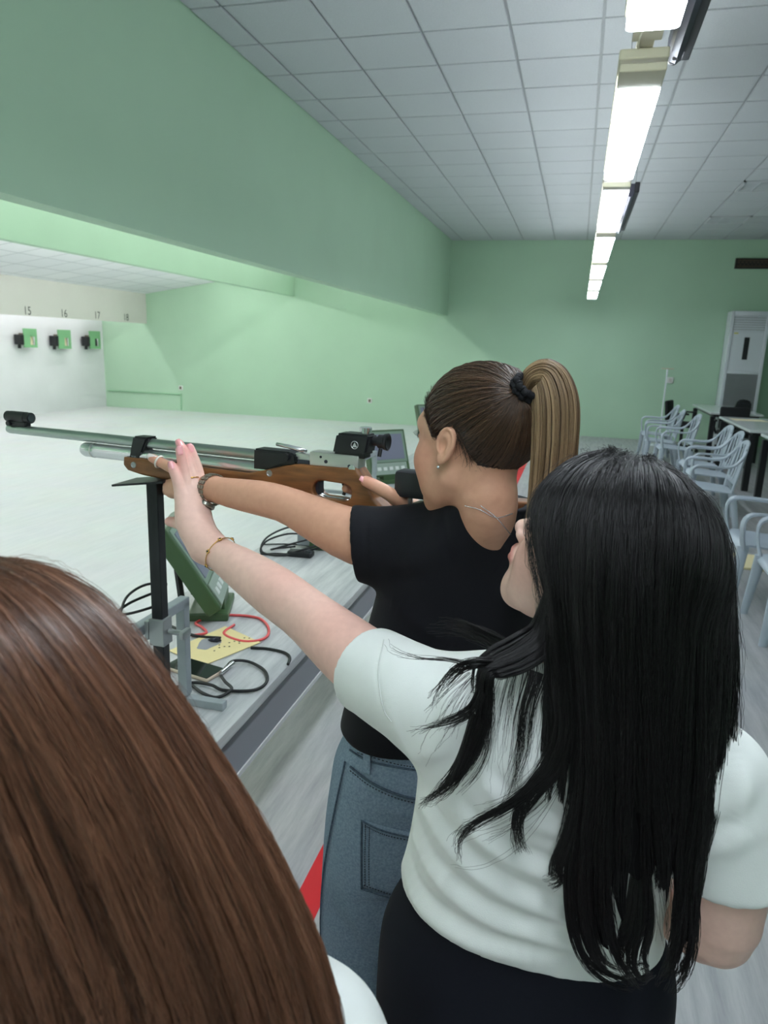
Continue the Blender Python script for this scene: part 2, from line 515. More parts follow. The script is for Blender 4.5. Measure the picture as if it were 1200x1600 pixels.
def vinyl(name, base, dark, streak=1.0, rough=0.28, along='y'):
    m = bpy.data.materials.new(name); m.use_nodes = True; nt = m.node_tree; b = nt.nodes['Principled BSDF']
    tc = nt.nodes.new('ShaderNodeTexCoord'); mp = nt.nodes.new('ShaderNodeMapping')
    mp.inputs['Scale'].default_value = (1, 0.09, 1) if along == 'y' else (0.09, 1, 1)
    mp.inputs['Rotation'].default_value = (0, 0, 0.08)
    nt.links.new(tc.outputs['Object'], mp.inputs[0])
    n = nt.nodes.new('ShaderNodeTexNoise'); n.inputs['Scale'].default_value = 22; n.inputs['Detail'].default_value = 8; n.inputs['Roughness'].default_value = 0.7
    nt.links.new(mp.outputs[0], n.inputs['Vector'])
    r = nt.nodes.new('ShaderNodeValToRGB')
    e = r.color_ramp.elements; e[0].position = 0.28; e[0].color = (*lin(dark), 1); e[1].position = 0.62; e[1].color = (*lin(base), 1)
    nt.links.new(n.outputs['Fac'], r.inputs[0])
    n2 = nt.nodes.new('ShaderNodeTexNoise'); n2.inputs['Scale'].default_value = 1.7; n2.inputs['Detail'].default_value = 6
    nt.links.new(tc.outputs['Object'], n2.inputs['Vector'])
    mx = nt.nodes.new('ShaderNodeMix'); mx.data_type = 'RGBA'; mx.blend_type = 'MULTIPLY'; mx.inputs['Factor'].default_value = 0.12 * streak
    nt.links.new(r.outputs[0], mx.inputs['A']); nt.links.new(n2.outputs['Color'], mx.inputs['B'])
    nt.links.new(mx.outputs['Result'], b.inputs['Base Color'])
    mr = nt.nodes.new('ShaderNodeMapRange'); mr.inputs['To Min'].default_value = rough; mr.inputs['To Max'].default_value = rough + 0.05
    nt.links.new(n2.outputs['Fac'], mr.inputs['Value']); nt.links.new(mr.outputs[0], b.inputs['Roughness'])
    MATS[name] = m; return m
M_FLOOR = vinyl('streaked_grey_vinyl', (182, 182, 183), (146, 146, 150), rough=0.36)
M_RFLOOR = vinyl('range_vinyl_lit_tone', (224, 225, 226), (212, 214, 216), rough=0.36)  # vinyl in a lighter copy, brightness of the range lights put into its colour
M_BENCH = vinyl('streaked_bench_laminate', (205, 206, 206), (150, 154, 158), rough=0.3)

def struct(name, bm, m, parent=None, label=None):
    o = obj(name, bm, m, parent)
    if parent is None: o['kind'] = 'structure'
    if label: o['label'] = label
    return o

fl = struct('floor', boxb(B(), (-1.32, NY, -0.12), (RX, WY, 0.0)), M_FLOOR, label='grey streaked vinyl floor of the spectator aisle')
struct('floor_range', boxb(B(), (TX - 0.2, NY, -0.12), (-1.32, WY, 0.0)), M_RFLOOR, label='shiny floor of the shooting range, colour lightened for the range lights')
M_RED = mat('red_floor_tape', (205, 20, 32), rough=0.45)
obj('floor_line', boxb(B(), (-0.655, NY + 0.1, 0.0), (-0.575, WY - 0.2, 0.0015)), M_RED, fl)['label'] = 'red firing line tape on the floor'

struct('wall_far', boxb(B(), (TX - 0.2, WY, 0), (RX, WY + 0.15, CZ + 0.2)), M_GREEN, label='pale green far wall')
struct('wall_right', boxb(B(), (RX, NY, 0), (RX + 0.15, WY + 0.15, CZ + 0.2)), M_GREEN, label='pale green side wall')
struct('wall_near', boxb(B(), (TX - 0.2, NY - 0.15, 0), (RX + 0.15, NY, CZ + 0.2)), M_GREEN, label='pale green wall behind the spectators')
struct('wall_bulkhead', boxb(B(), (BX - 0.14, NY, 2.19), (BX, WY, CZ)), M_GREEN, label='long green bulkhead between aisle and range')
struct('wall_header', boxb(B(), (HX - 0.12, NY, 2.51), (HX, WY, CZ)), M_GREEN, label='second green header beam over the range')
wf = struct('wall_fascia', boxb(B(), (FX - 0.06, NY, 1.875), (FX, WY, 2.56)), M_CREAM, label='cream fascia with lane numbers above the targets')
struct('wall_target', boxb(B(), (TX - 0.15, NY, 0), (TX, WY, CZ)), M_WHITEWALL, label='white target wall at the end of the range')
def rc():
    m = bpy.data.materials.new('range_ceiling_tiles'); m.use_nodes = True; nt = m.node_tree; b = nt.nodes['Principled BSDF']
    tc = nt.nodes.new('ShaderNodeTexCoord'); br = nt.nodes.new('ShaderNodeTexBrick')
    br.offset = 0; br.inputs['Scale'].default_value = 1.0; br.inputs['Brick Width'].default_value = 0.57; br.inputs['Row Height'].default_value = 0.57
    br.inputs['Mortar Size'].default_value = 0.012
    br.inputs['Color1'].default_value = (*lin((236, 238, 240)), 1); br.inputs['Color2'].default_value = (*lin((230, 233, 236)), 1)
    br.inputs['Mortar'].default_value = (*lin((196, 200, 203)), 1)
    nt.links.new(tc.outputs['Object'], br.inputs['Vector']); nt.links.new(br.outputs['Color'], b.inputs['Base Color'])
    b.inputs['Roughness'].default_value = 0.9
    return m
M_RC = rc()
bm = B(); prism(bm, [(HX - 0.1, 3.04), (FX - 0.02, 2.505), (FX - 0.02, 2.60), (HX - 0.1, 3.14)], (0, (NY + WY) / 2, 0), (1, 0, 0), (0, 0, 1), (0, 1, 0), WY - NY)
struct('ceiling_range', bm, M_RC, label='sloping tiled ceiling of the range')
struct('ceiling_target', boxb(B(), (TX, NY, 2.56), (FX, WY, 2.62)), M_CREAM, label='soffit above the target wall')

# main ceiling: grid bars behind, one mineral tile per cell
ce = struct('ceiling', boxb(B(), (TX - 0.2, NY, CZ + 0.004), (RX, WY, CZ + 0.2)), M_GRIDBAR, label='suspended grid ceiling with mineral tiles')
T = 0.574
tile_me = None
lum_cells = {(7, 10), (7, 14)}
nt_ = 0
for i in range(-1, 11):
    for j in range(-3, 18):
        x0 = -2.335 + i * T; y0 = 3.97 + j * T
        x1, y1 = min(x0 + T, RX), min(y0 + T, WY); x0c = max(x0, BX)
        if x1 - x0c < 0.05 or y1 - y0 < 0.05 or y0 < 2.0: continue
        if (i, j) in lum_cells: continue
        if i >= 9 and j < 6: continue
        g = 0.009
        if abs(x1 - x0c - T) < 1e-6 and abs(y1 - y0 - T) < 1e-6:
            if tile_me is None:
                o = obj('ceiling_tile', box(B(), (0, 0, 0), (T - 2 * g, T - 2 * g, 0.014), 0.003, seg=1), M_TILE, ce); tile_me = o.data
            else:
                o = link(bpy.data.objects.new('ceiling_tile', tile_me), ce)
        else:
            o = obj('ceiling_tile', box(B(), (0, 0, 0), (x1 - x0c - 2 * g, y1 - y0 - 2 * g, 0.014), 0.003, seg=1), M_TILE, ce)
        o.location = ((x0c + x1) / 2, (y0 + y1) / 2, CZ - 0.003)
        nt_ += 1
# plain tile field over the spectators' heads, out of view
obj('ceiling_field', boxb(B(), (BX, NY, CZ - 0.008), (RX, 2.2, CZ + 0.004)), M_TILE, ce)['kind'] = 'stuff'

# recessed louvre luminaires, switched off
M_LOUV = mat('louvre_aluminium', (205, 210, 212), rough=0.35, metal=0.2)
M_LFRAME = mat('luminaire_frame_white', (205, 208, 210), rough=0.5)
for n_, (i, j) in enumerate(sorted(lum_cells)):
    x0 = -2.335 + i * T; y0 = 3.97 + j * T
    lu = thing('louvre_luminaire', ['unlit louvred ceiling luminaire nearer the clock display side', 'unlit louvred ceiling luminaire next to the far wall'][n_], 'ceiling light', (x0 + T / 2, y0 + T / 2, CZ - 0.01), group='unlit recessed luminaires')
    bm = B(); w = T / 2
    for s in (-1, 1):
        boxb(bm, np.array((s * (w - .03), -w, -0.012)), np.array((s * w, w, 0.012))); boxb(bm, np.array((-w, s * (w - .03), -0.012)), np.array((w, s * w, 0.012)))
    obj('frame', bm, M_LFRAME, lu)
    obj('reflector', boxb(B(), np.array((-w + .03, -w + .03, 0.004)), np.array((w - .03, w - .03, 0.010))), M_LOUV, lu)
    for k in range(6):
        obj('louvre', boxb(B(), np.array((-w + .03, -w + .09 + k * .08, -0.008)), np.array((w - .03, -w + .094 + k * .08, 0.004))), M_LOUV, lu)
    for k in range(2):
        obj('reflector_fin', boxb(B(), np.array((-w / 3 + k * 2 * w / 3 - .006, -w + .03, -0.008)), np.array((-w / 3 + k * 2 * w / 3 + .006, w - .03, 0.004))), M_LOUV, lu)

# ------------------------------------------------------------------ corridor lamp row (each with added upward glow strips)
M_LAMPBODY = mat('cream_lamp_housing', (205, 200, 172), rough=0.45)
M_DIFF = mat('lit_lamp_diffuser', (240, 245, 250), rough=0.4, emit=((236, 246, 255), LAMP_POWER))
M_DIFF2 = mat('lit_lamp_diffuser_bluish', (235, 238, 250), rough=0.4, emit=((228, 234, 255), LAMP_POWER * 0.5))
M_UP = mat('added_uplight_glow', (240, 245, 250), rough=0.4, emit=((243, 249, 255), UP_POWER))
LX0, LX1, LZ = 0.045, 0.190, 2.48
lamps = [(0.95, 2.41), (2.72, 4.27), (4.45, 6.02), (6.22, 7.96), (8.13, 9.71), (9.90, 11.39), (11.63, 13.23), (-0.85, 0.70), (-2.6, -1.05), (-4.4, -2.85)]
ords = ['nearest lit corridor lamp at the top edge of the picture', 'second lit corridor lamp with a cream end cap', 'third corridor lamp, slightly bluish and dimmer', 'fourth lit corridor lamp counted from the front',
        'fifth lit corridor lamp counted from the front', 'sixth lit corridor lamp, last but one of the row', 'last lit corridor lamp by the far green wall', 'lit corridor lamp above the spectators', 'lit corridor lamp behind the spectators', 'rearmost lit corridor lamp of the row']
def rounded_rect(x0, x1, y0, y1, r, n=5):
    P = []
    for cx, cy, a0 in ((x1 - r, y1 - r, 0), (x0 + r, y1 - r, 90), (x0 + r, y0 + r, 180), (x1 - r, y0 + r, 270)):
        for k in range(n + 1):
            a = math.radians(a0 + 90 * k / n); P.append((cx + r * math.cos(a), cy + r * math.sin(a)))
    return P
for n_, (y0, y1) in enumerate(lamps):
    xc = (LX0 + LX1) / 2 + 0.0012 * max(0, y0 - 2)
    la = thing('corridor_lamp', ords[n_], 'lamp', (xc, (y0 + y1) / 2, LZ), group='row of lit corridor lamps'); L = (y1 - y0) / 2; w = (LX1 - LX0) / 2
    cap = 0.16 if n_ in (1,) else (0.09 if n_ < 4 else 0.14)
    prism(bm := B(), rounded_rect(-w, w, -L + (cap if n_ else 0.02), L - (0.015 if n_ < 2 else 0.07), 0.02), (0, 0, 0.020), (1, 0, 0), (0, 1, 0), (0, 0, 1), 0.040)
    obj('diffuser', bm, M_DIFF2 if n_ == 2 else M_DIFF, la)
    obj('housing', boxb(B(), np.array((-w - .006, -L, 0.042)), np.array((w + .006, L, 0.075)), 0.006), M_LAMPBODY, la)
    obj('end_cap', boxb(B(), np.array((-w - .002, -L - .002, 0.004)), np.array((w + .002, -L + cap, 0.03)), 0.004), M_LAMPBODY, la)
    for s_ in (-1, 1): obj('added_uplight', boxb(B(), np.array((s_ * .034, -L + .05, 0.0755)), np.array((s_ * (w - .004), L - .05, 0.079))), M_UP, la)  # glowing strips added on the housing top to lift ceiling and upper walls
M_RAIL = mat('cream_lamp_rail', (198, 193, 168), rough=0.5)
lr = thing('lamp_rail', 'cream mounting rail the corridor lamps hang on', 'lamp rail', (0.118, 0, LZ + 0.0765))
for k in range(9): obj('suspension_wire', cyl(B(), (0.0, NY + 1 + k * 2.05, 0.03), (0.0, NY + 1 + k * 2.05, CZ - LZ - 0.086), 0.0022, n=6), M_GRIDBAR, lr)
obj('channel', boxb(B(), np.array((-0.026, NY + 0.4, 0.0)), np.array((0.026, 13.3, 0.035)), 0.003), M_RAIL, lr)
bm = B(); boxb(bm, np.array((-0.045, 2.48, -0.006)), np.array((0.045, 2.66, 0.002)), 0.002)
obj('joint_plate', bm, M_RAIL, lr)
bm = B(); tube(bm, [(-0.01, 2.4, -0.005), (-0.02, 2.5, -0.03), (-0.025, 2.62, -0.02), (-0.02, 2.74, 0.0)], 0.003, 6)
obj('lamp_cable', bm, M_LAMPBODY, lr)

M_BLK = mat('matt_black_plastic', (22, 23, 27), rough=0.45)
M_DKMET = mat('anthracite_metal', (52, 53, 64), rough=0.4, metal=0.3)
for n_, (y0, y1, lab) in enumerate([(1.35, 2.94, 'black long fixture hanging beside the nearest corridor lamps'), (5.1, 6.62, 'small looking black fixture beside the fourth corridor lamp')]):
    fx = thing('black_fixture', lab, 'ceiling fixture', (0.228, (y0 + y1) / 2, 2.585), group='black fixtures beside the lamp row'); L = (y1 - y0) / 2
    obj('rail', boxb(B(), np.array((0.02, -L, -0.002)), np.array((0.05, L, 0.06)), 0.004), M_BLK, fx)
    bm = B(); prism(bm, [(-0.03, 0.0), (-0.022, -0.022), (0.0, -0.03), (0.018, -0.022), (0.02, 0.0), (0.02, 0.05), (-0.03, 0.05)], (0, -0.03, 0), (1, 0, 0), (0, 0, 1), (0, 1, 0), 2 * L - 0.06)
    obj('housing', bm, M_DKMET, fx)
    obj('end_plug', cyl(B(), (-0.004, L - 0.035, -0.002), (-0.004, L - 0.02, -0.002), 0.02, n=20), M_BLK, fx)
    obj('end_hole', cyl(B(), (-0.004, L - 0.10, -0.03), (-0.004, L - 0.10, -0.026), 0.010, n=16), M_BLK, fx)
    for s_ in (-.7, .7): obj('suspension_wire', cyl(B(), (0.035, L * s_, 0.055), (0.035, L * s_, CZ - 2.59), 0.002, n=6), M_GRIDBAR, fx)

# ------------------------------------------------------------------ range battens, hidden above and behind the beams
M_RDIFF = mat('lit_range_tube', (240, 245, 240), rough=0.4, emit=((246, 252, 246), RANGE_POWER))
M_TDIFF = mat('lit_target_tube', (245, 245, 240), rough=0.4, emit=((250, 251, 255), TARGET_POWER))
for (x, z, md, lab) in ((-4.35, 3.42, M_RDIFF, 'batten light row behind the green bulkhead'), (-6.95, 2.77, M_RDIFF, 'batten light row under the sloping range ceiling'), (FX - 0.42, 2.46, M_TDIFF, 'batten light row behind the fascia over the targets')):
    rb = thing('batten_light', lab, 'batten light', (x, 0, z), group='range batten lights')
    y0_ = NY + 0.5; n = 11; st = (WY - 0.4 - y0_) / n
    obj('channel', boxb(B(), np.array((-0.04, y0_, 0.03)), np.array((0.04, WY - 0.4, 0.07)), 0.003), M_LFRAME, rb)
    for k in range(n):
        obj('tube', cyl(B(), (0, y0_ + k * st + 0.05, 0), (0, y0_ + (k + 1) * st - 0.05, 0), 0.03, n=10), md, rb)

# ------------------------------------------------------------------ lane numbers, targets
M_NUM = mat('black_number_paint', (60, 60, 58), rough=0.6)
for txt, px, py in (('15', 43, 487), ('16', 100, 491), ('17', 152, 494), ('18', 197, 497), ('14', -22, 483)):
    p = atx(px, py, FX + 0.004)
    mw = Matrix(((0, 0, 1, p[0]), (1, 0, 0, p[1]), (0, 1, 0, p[2] + 0.01), (0, 0, 0, 1)))
    o = text_obj('lane_number', txt, 0.20, mw, M_NUM, wf, sx=0.95); o['label'] = 'black lane number ' + txt
M_PLATE = mat('green_target_plate', (122, 178, 128), rough=0.5, var=0.02, scale=4)
M_PAPER = mat('target_paper', (236, 222, 190), rough=0.8)
M_BULL = mat('target_bull', (40, 40, 42), rough=0.7)
M_TBROWN = mat('target_box_brown', (110, 100, 84), rough=0.7)
for n_, (px0, px1, py0, py1, lab) in enumerate([(37, 58, 513, 543, 'green target box under lane number fifteen'), (91, 111, 515, 545, 'green target box under number sixteen, between two others'), (140, 157, 517, 545, 'green target box with black window under number 17'), (-25, -3, 511, 541, 'green target box cut off by the left picture edge')]):
    X = TX + 0.16
    a = atx(px0, (py0 + py1) / 2, X); b_ = atx(px1, (py0 + py1) / 2, X); zt = atx(px0, py0, X)[2]; zb = atx(px0, py1, X)[2]
    yc, zc = (a[1] + b_[1]) / 2, (zt + zb) / 2; w = (b_[1] - a[1]) / 2; hh = (zt - zb) / 2
    tb = thing('target_box', lab, 'target', (TX, yc, zc), group='target boxes on the white wall')
    bm = B(); hw, hz, hy = 0.065, 0.080, 0.06     # window
    D0, D1 = 0.145, 0.16
    for lo, hi in (((D0, -w, -hh), (D1, hy - hw, hh)), ((D0, hy + hw, -hh), (D1, w, hh)), ((D0, hy - hw, -0.05 + hz), (D1, hy + hw, hh)), ((D0, hy - hw, -hh), (D1, hy + hw, -0.05 - hz))):
        boxb(bm, np.array(lo), np.array(hi))
    obj('face_plate', bm, M_PLATE, tb)
    obj('box_body', boxb(B(), np.array((0.0, -w * .7, -hh * .75)), np.array((0.10, w * .8, hh * .5)), 0.004), M_TBROWN, tb)
    if n_ == 2:
        obj('window_backing', boxb(B(), np.array((0.10, hy - hw, -0.05 - hz)), np.array((0.11, hy + hw, -0.05 + hz))), M_BLK, tb)
    else:
        pp = obj('paper_target', boxb(B(), np.array((0.10, hy - hw, -0.05 - hz)), np.array((0.106, hy + hw, -0.05 + hz))), M_PAPER, tb)
        obj('bull', cyl(B(), (0.106, hy - .02, -0.04), (0.109, hy - .02, -0.04), 0.022, n=20), M_BULL, pp)
    mo = obj('motor_housing', boxb(B(), np.array((0.03, -w - 0.11, -hh * .7)), np.array((0.20, -w - 0.03, hh * .35)), 0.012), M_BLK, tb)
    obj('motor_cap', cyl(B(), (0.12, -w - 0.08, -hh * .7 - .07), (0.12, -w - 0.08, -hh * .7), 0.03, n=16), M_BLK, mo)
    obj('bracket', boxb(B(), np.array((0.0, -w - 0.05, hh * .2)), np.array((0.12, -w + 0.05, hh * .28))), M_BLK, tb)

# conduit, sockets, switch
M_CONDUIT = mat('green_painted_conduit', (146, 192, 154), rough=0.5)
cd = thing('wall_conduit', 'thin painted conduit running along the green wall to a socket', 'conduit', (0, WY, 0))
p0, p1 = at(170, 610, WY), at(283, 613, WY)
obj('pipe', tube(B(), [(p0[0], -0.015, p0[2]), (p1[0], -0.015, p0[2])], 0.016, 8), M_CONDUIT, cd)
obj('drop_pipe', tube(B(), [(p1[0], -0.015, p0[2] + .02), (p1[0], -0.015, 0.02)], 0.016, 8), M_CONDUIT, cd)
M_SOCK = mat('socket_plastic', (232, 232, 228), rough=0.4)
def socket(px, py, lab, name='wall_socket', s=0.05):
    p = at(px, py, WY); t = thing(name, lab, 'socket' if 'socket' in name else 'switch', (p[0], WY, p[2]))
    obj('cover', boxb(B(), np.array((-s, -0.025, -s)), np.array((s, 0, s)), 0.006), M_SOCK, t)
    obj('rocker', boxb(B(), np.array((-s * .5, -0.031, -s * .6)), np.array((s * .5, -0.02, s * .6)), 0.003), M_CREAM if 'switch' in name else M_TBROWN, t)
socket(283, 606, 'small socket at the end of the conduit'); socket(578, 626, 'lone white socket low on the green wall beside the rear sight'); socket(1047, 594, 'white wall switch beside the T shaped stand', 'wall_switch', 0.055)

# LED text display on the far wall
a, b_ = at(1148, 412, WY), at(1215, 412, WY)
ld = thing('led_display', 'long dark scrolling display board high on the far wall', 'display', (a[0], WY, a[2]))
obj('casing', boxb(B(), np.array((0, -0.06, -0.085)), np.array((1.0, 0, 0.085)), 0.006), mat('display_casing', (38, 32, 28), rough=0.4), ld)
bm = B()
for r in range(4):
    for c in range(44):
        if (r * 7 + c * 5 + (c * c) % 3) % 3 != 1: box(bm, (0.04 + c * 0.021, -0.062, -0.05 + r * 0.033), (0.014, 0.004, 0.02))
obj('dot_field', bm, mat('unlit_led', (92, 70, 56), rough=0.4), ld)
# ================================================================== furniture by the far wall
M_ACW = mat('white_painted_metal', (222, 226, 232), rough=0.35)
M_ACG = mat('grey_louvre_plastic', (178, 182, 185), rough=0.5)
ax0 = 2.50
ac = thing('air_conditioner', 'tall white floor standing air conditioner beside the far wall', 'air conditioner', (ax0, WY - 0.42, 0))
W_, H_ = 0.62, 2.37
bm = B(); boxb(bm, np.array((0, 0.03, 0.0)), np.array((W_, 0.40, H_)), 0.02); obj('cabinet', bm, M_ACW, ac, angle=40)
bm = B()
for lo, hi in (((0, 0, 0.04), (0.055, 0.05, H_)), ((W_ - .055, 0, 0.04), (W_, 0.05, H_)), ((0.055, 0, H_ - .08), (W_ - .055, 0.05, H_)), ((0.055, 0, 1.30), (W_ - .055, 0.05, 1.36))):
    boxb(bm, np.array(lo), np.array(hi), 0.006)
obj('front_frame', bm, M_ACW, ac, angle=40)
obj('front_panel', boxb(B(), np.array((0.055, 0.012, 1.36)), np.array((W_ - .055, 0.04, 2.02)), 0.004), M_ACW, ac)
obj('display_strip', boxb(B(), np.array((0.26, 0.005, 1.55)), np.array((0.345, 0.02, 1.93)), 0.004), M_BLK, ac)
obj('badge', boxb(B(), np.array((0.08, 0.007, 1.985)), np.array((0.15, 0.014, 2.005))), mat('yellow_badge', (205, 196, 80), rough=0.5), ac)
obj('grille_back', boxb(B(), np.array((0.055, 0.03, 0.30)), np.array((W_ - .055, 0.045, 1.30))), M_ACG, ac)
me_ = None
for k in range(34):
    if me_ is None: o = obj('louvre', box(B(), (0, 0, 0), (W_ - .11, 0.016, 0.014), 0.003, seg=1), mat('louvre_light_grey', (186, 190, 192), rough=0.45), ac); me_ = o.data
    else: o = link(bpy.data.objects.new('louvre', me_), ac)
    o.location = (W_ / 2, 0.022, 0.32 + k * 0.029)
for k in range(6):
    o = link(bpy.data.objects.new('outlet_vane', me_), ac); o.location = (W_ / 2, 0.022, 2.06 + k * 0.04)
obj('plinth', boxb(B(), np.array((0.02, 0.02, 0)), np.array((W_ - .02, 0.38, 0.06))), M_DKMET, ac)

# T shaped stand
p = at(1043, 577, 13.55)
ts = thing('t_stand', 'thin white pole stand with a T shaped top beside the wall switch', 'stand', (p[0], 13.55, 0))
obj('pole', cyl(B(), (0, 0, 0.02), (0, 0, p[2]), 0.014, n=10), M_ACW, ts)
obj('crossbar', boxb(B(), np.array((-0.10, -0.03, p[2])), np.array((0.10, 0.03, p[2] + 0.02)), 0.004), M_RAIL, ts)
obj('base', lathe(B(), (0, 0, 0), (0, 0, 1), [(0, .17), (0.015, .165), (0.03, .05)]), M_ACW, ts, angle=40)

# tables
M_TOP = mat('white_table_top', (226, 231, 230), rough=0.18, coat=0.3)
for n_, (x0, x1, y0, y1, lab) in enumerate([(2.05, 2.80, 11.95, 13.82, 'white topped table in front of the air conditioner'), (2.05, 2.95, 9.30, 11.25, 'white topped table with a cream sheet, middle of the row'), (2.10, 2.95, 7.15, 8.98, 'white topped table nearest, cut by the right picture edge')]):
    tb = thing('table', lab, 'table', ((x0 + x1) / 2, (y0 + y1) / 2, 0), group='white tables in a row'); w, l = (x1 - x0) / 2, (y1 - y0) / 2
    obj('table_top', boxb(B(), np.array((-w, -l, 0.715)), np.array((w, l, 0.745)), 0.004), M_TOP, tb)
    obj('apron', boxb(B(), np.array((-w + .05, -l + .05, 0.675)), np.array((w - .05, l - .05, 0.715))), M_BLK, tb)
    for sx in (-1, 1):
        for sy in (-1, 1):
            obj('leg', boxb(B(), np.array((sx * (w - .05) - .035, sy * (l - .06) - .035, 0)), np.array((sx * (w - .05) + .035, sy * (l - .06) + .035, 0.68)), 0.004), M_BLK, tb)
p = atz(1152, 641, 0.745)
bg = thing('black_pouch', 'small black pouch standing on the far table', 'pouch', (p[0] + .12, p[1] + 0.25, 0.745))
bm = B(); prism(bm, [(-.13, 0), (.13, 0), (.12, .13), (.03, .17), (-.08, .15)], (0, 0, 0), (1, 0, 0), (0, 0, 1), (0, 1, 0), .12); bmesh.ops.bevel(bm, geom=list(bm.edges), offset=.02, segments=2, affect='EDGES')
obj('pouch_body', bm, M_BLK, bg, angle=50)
obj('zip', tube(B(), [(-.08, -.062, .09), (0, -.066, .11), (.09, -.062, .09)], .005, 6), M_DKMET, bg)
p = atz(1155, 655, 0.745)
ps = obj('cream_sheet', box(B(), (p[0] + .1, p[1] - .1, 0.747), (.42, .30, .003), 0.001, Matrix.Rotation(.1, 3, 'Z'), seg=1), M_PAPER); tag(ps, 'cream paper sheet lying on the middle table', 'paper')
p = atz(1172, 880, 0)
cm = obj('cream_pad', box(B(), (p[0] + .02, p[1], 0.01), (.22, .42, .02), 0.006, seg=2), mat('cream_foam', (226, 212, 168), rough=0.8)); tag(cm, 'cream coloured flat pad on the floor under the nearest chairs', 'pad')

# monobloc armchairs
M_CHAIR = mat('grey_chair_plastic', (166, 176, 186), rough=0.42, var=0.02, scale=5)
def sweep(bm, ctrl, w, t, wdir, n=14):
    """flat band along a spline; wdir is the width direction"""
    s = spline(ctrl, n); wd = Vector(wdir).normalized(); rings = []
    for i, q in enumerate(s):
        d = Vector(s[min(i + 1, n - 1)] - s[max(i - 1, 0)]).normalized(); nn = d.cross(wd).normalized(); c = Vector(q)
        ww = w[0] + (w[1] - w[0]) * i / (n - 1) if hasattr(w, '__len__') else w
        P = [(-1, -.6), (-.8, -1), (.8, -1), (1, -.6), (1, .6), (.8, 1), (-.8, 1), (-1, .6)]
        rings.append([bm.verts.new(c + wd * (a * ww / 2) + nn * (b * t / 2)) for a, b in P])
    for a, b in zip(rings[:-1], rings[1:]):
        for i in range(8): bm.faces.new((a[i], a[(i + 1) % 8], b[(i + 1) % 8], b[i]))
    bm.faces.new(list(reversed(rings[0]))); bm.faces.new(rings[-1]); return bm
def make_chair():
    c = thing('plastic_armchair', 'x', 'chair', (0, 0, 0), group='grey plastic armchairs')
    # faces -x ; seat
    nx, ny = 14, 12; V = []; F = []
    for k in (0, 1):
        for i in range(nx):
            for j in range(ny):
                u, v = i / (nx - 1), j / (ny - 1) * 2 - 1
                x = -0.24 + 0.46 * u; y = v * (0.235 - 0.02 * u)
                z = 0.435 - 0.03 * u - 0.018 * (1 - v * v) * math.sin(u * 3.1) - 0.05 * max(0, 0.12 - u) * 8 * max(0, .12 - u) * 8 - k * 0.012
                V.append((x, y, z))
    m = nx * ny
    for i in range(nx - 1):
        for j in range(ny - 1):
            a = i * ny + j; F.append((a, a + ny, a + ny + 1, a + 1)); F.append((m + a, m + a + 1, m + a + ny + 1, m + a + ny))
    ring = [i * ny for i in range(nx)] + [(nx - 1) * ny + j for j in range(1, ny)] + [i * ny + ny - 1 for i in range(nx - 2, -1, -1)] + [j for j in range(ny - 2, 0, -1)]
    for q in range(len(ring)):
        a, b = ring[q], ring[(q + 1) % len(ring)]; F.append((a, b, m + b, m + a))
    obj('seat', (V, F), M_CHAIR, c, smooth=True, angle=50)
    for s in (-1, 1):
        bm = B(); sweep(bm, [(-0.215, s * .235, .40), (-0.245, s * .262, .50), (-0.25, s * .272, .60), (-0.20, s * .275, .648), (-0.08, s * .275, .652), (0.08, s * .272, .648), (0.18, s * .26, .675), (0.25, s * .235, .745), (.285, s * .19, .80)], (.062, .05), .022, (0.2, s * 1, 0.15), 22)
        obj('armrest', bm, M_CHAIR, c, angle=50)
        bm = B(); sweep(bm, [(-0.215, s * .225, .42), (-0.235, s * .245, .25), (-0.262, s * .272, 0.0)], (.085, .05), .03, (1, 0, 0), 6); obj('leg', bm, M_CHAIR, c, angle=50)
        bm = B(); sweep(bm, [(0.20, s * .20, .40), (0.245, s * .235, .22), (0.29, s * .262, 0.0)], (.085, .05), .03, (1, 0, 0), 6); obj('leg', bm, M_CHAIR, c, angle=50)
    # back: curved rails and slats
    bm = B()
    sweep(bm, [(.285, -.19, .80), (.318, -.11, .845), (.328, 0, .86), (.318, .11, .845), (.285, .19, .80)], .055, .02, (0.18, 0, 1), 14)
    sweep(bm, [(.215, -.19, .50), (.235, -.1, .49), (.242, 0, .485), (.235, .1, .49), (.215, .19, .50)], .05, .02, (0.18, 0, 1), 12)
    sweep(bm, [(.195, -.20, .40), (.215, -.205, .50), (.26, -.205, .68), (.285, -.19, .80)], .05, .02, (0, 1, 0), 8)
    sweep(bm, [(.195, .20, .40), (.215, .205, .50), (.26, .205, .68), (.285, .19, .80)], .05, .02, (0, 1, 0), 8)
    obj('back_frame', bm, M_CHAIR, c, angle=50)
    for k in (-.12, -.04, .04, .12):
        bm = B(); sweep(bm, [(.235 - abs(k) * .1, k, .49), (.285 - abs(k) * .1, k, .68), (.318 - abs(k) * .12, k, .845)], .038, .014, (0, 1, 0), 6); obj('back_slat', bm, M_CHAIR, c, angle=50)
    return c
ch0 = make_chair()
spots = [(1.27, 11.66, 0.03, 'grey plastic armchair nearest the far wall, front left of the tables'), (1.23, 10.72, -.03, 'grey plastic armchair second from the far wall'), (1.33, 10.02, .04, 'grey plastic armchair third from the far wall, before a table leg'),
         (1.44, 8.60, .03, 'grey plastic armchair at the far end of the middle row'), (1.42, 7.96, .0, 'grey plastic armchair in the middle of the middle row'), (1.29, 7.08, -.03, 'grey plastic armchair at the near end of the middle row'),
         (1.31, 5.07, .0, 'grey plastic armchair partly hidden behind the nearest one'), (1.37, 4.43, -.02, 'nearest grey plastic armchair, cut by the right picture edge')]
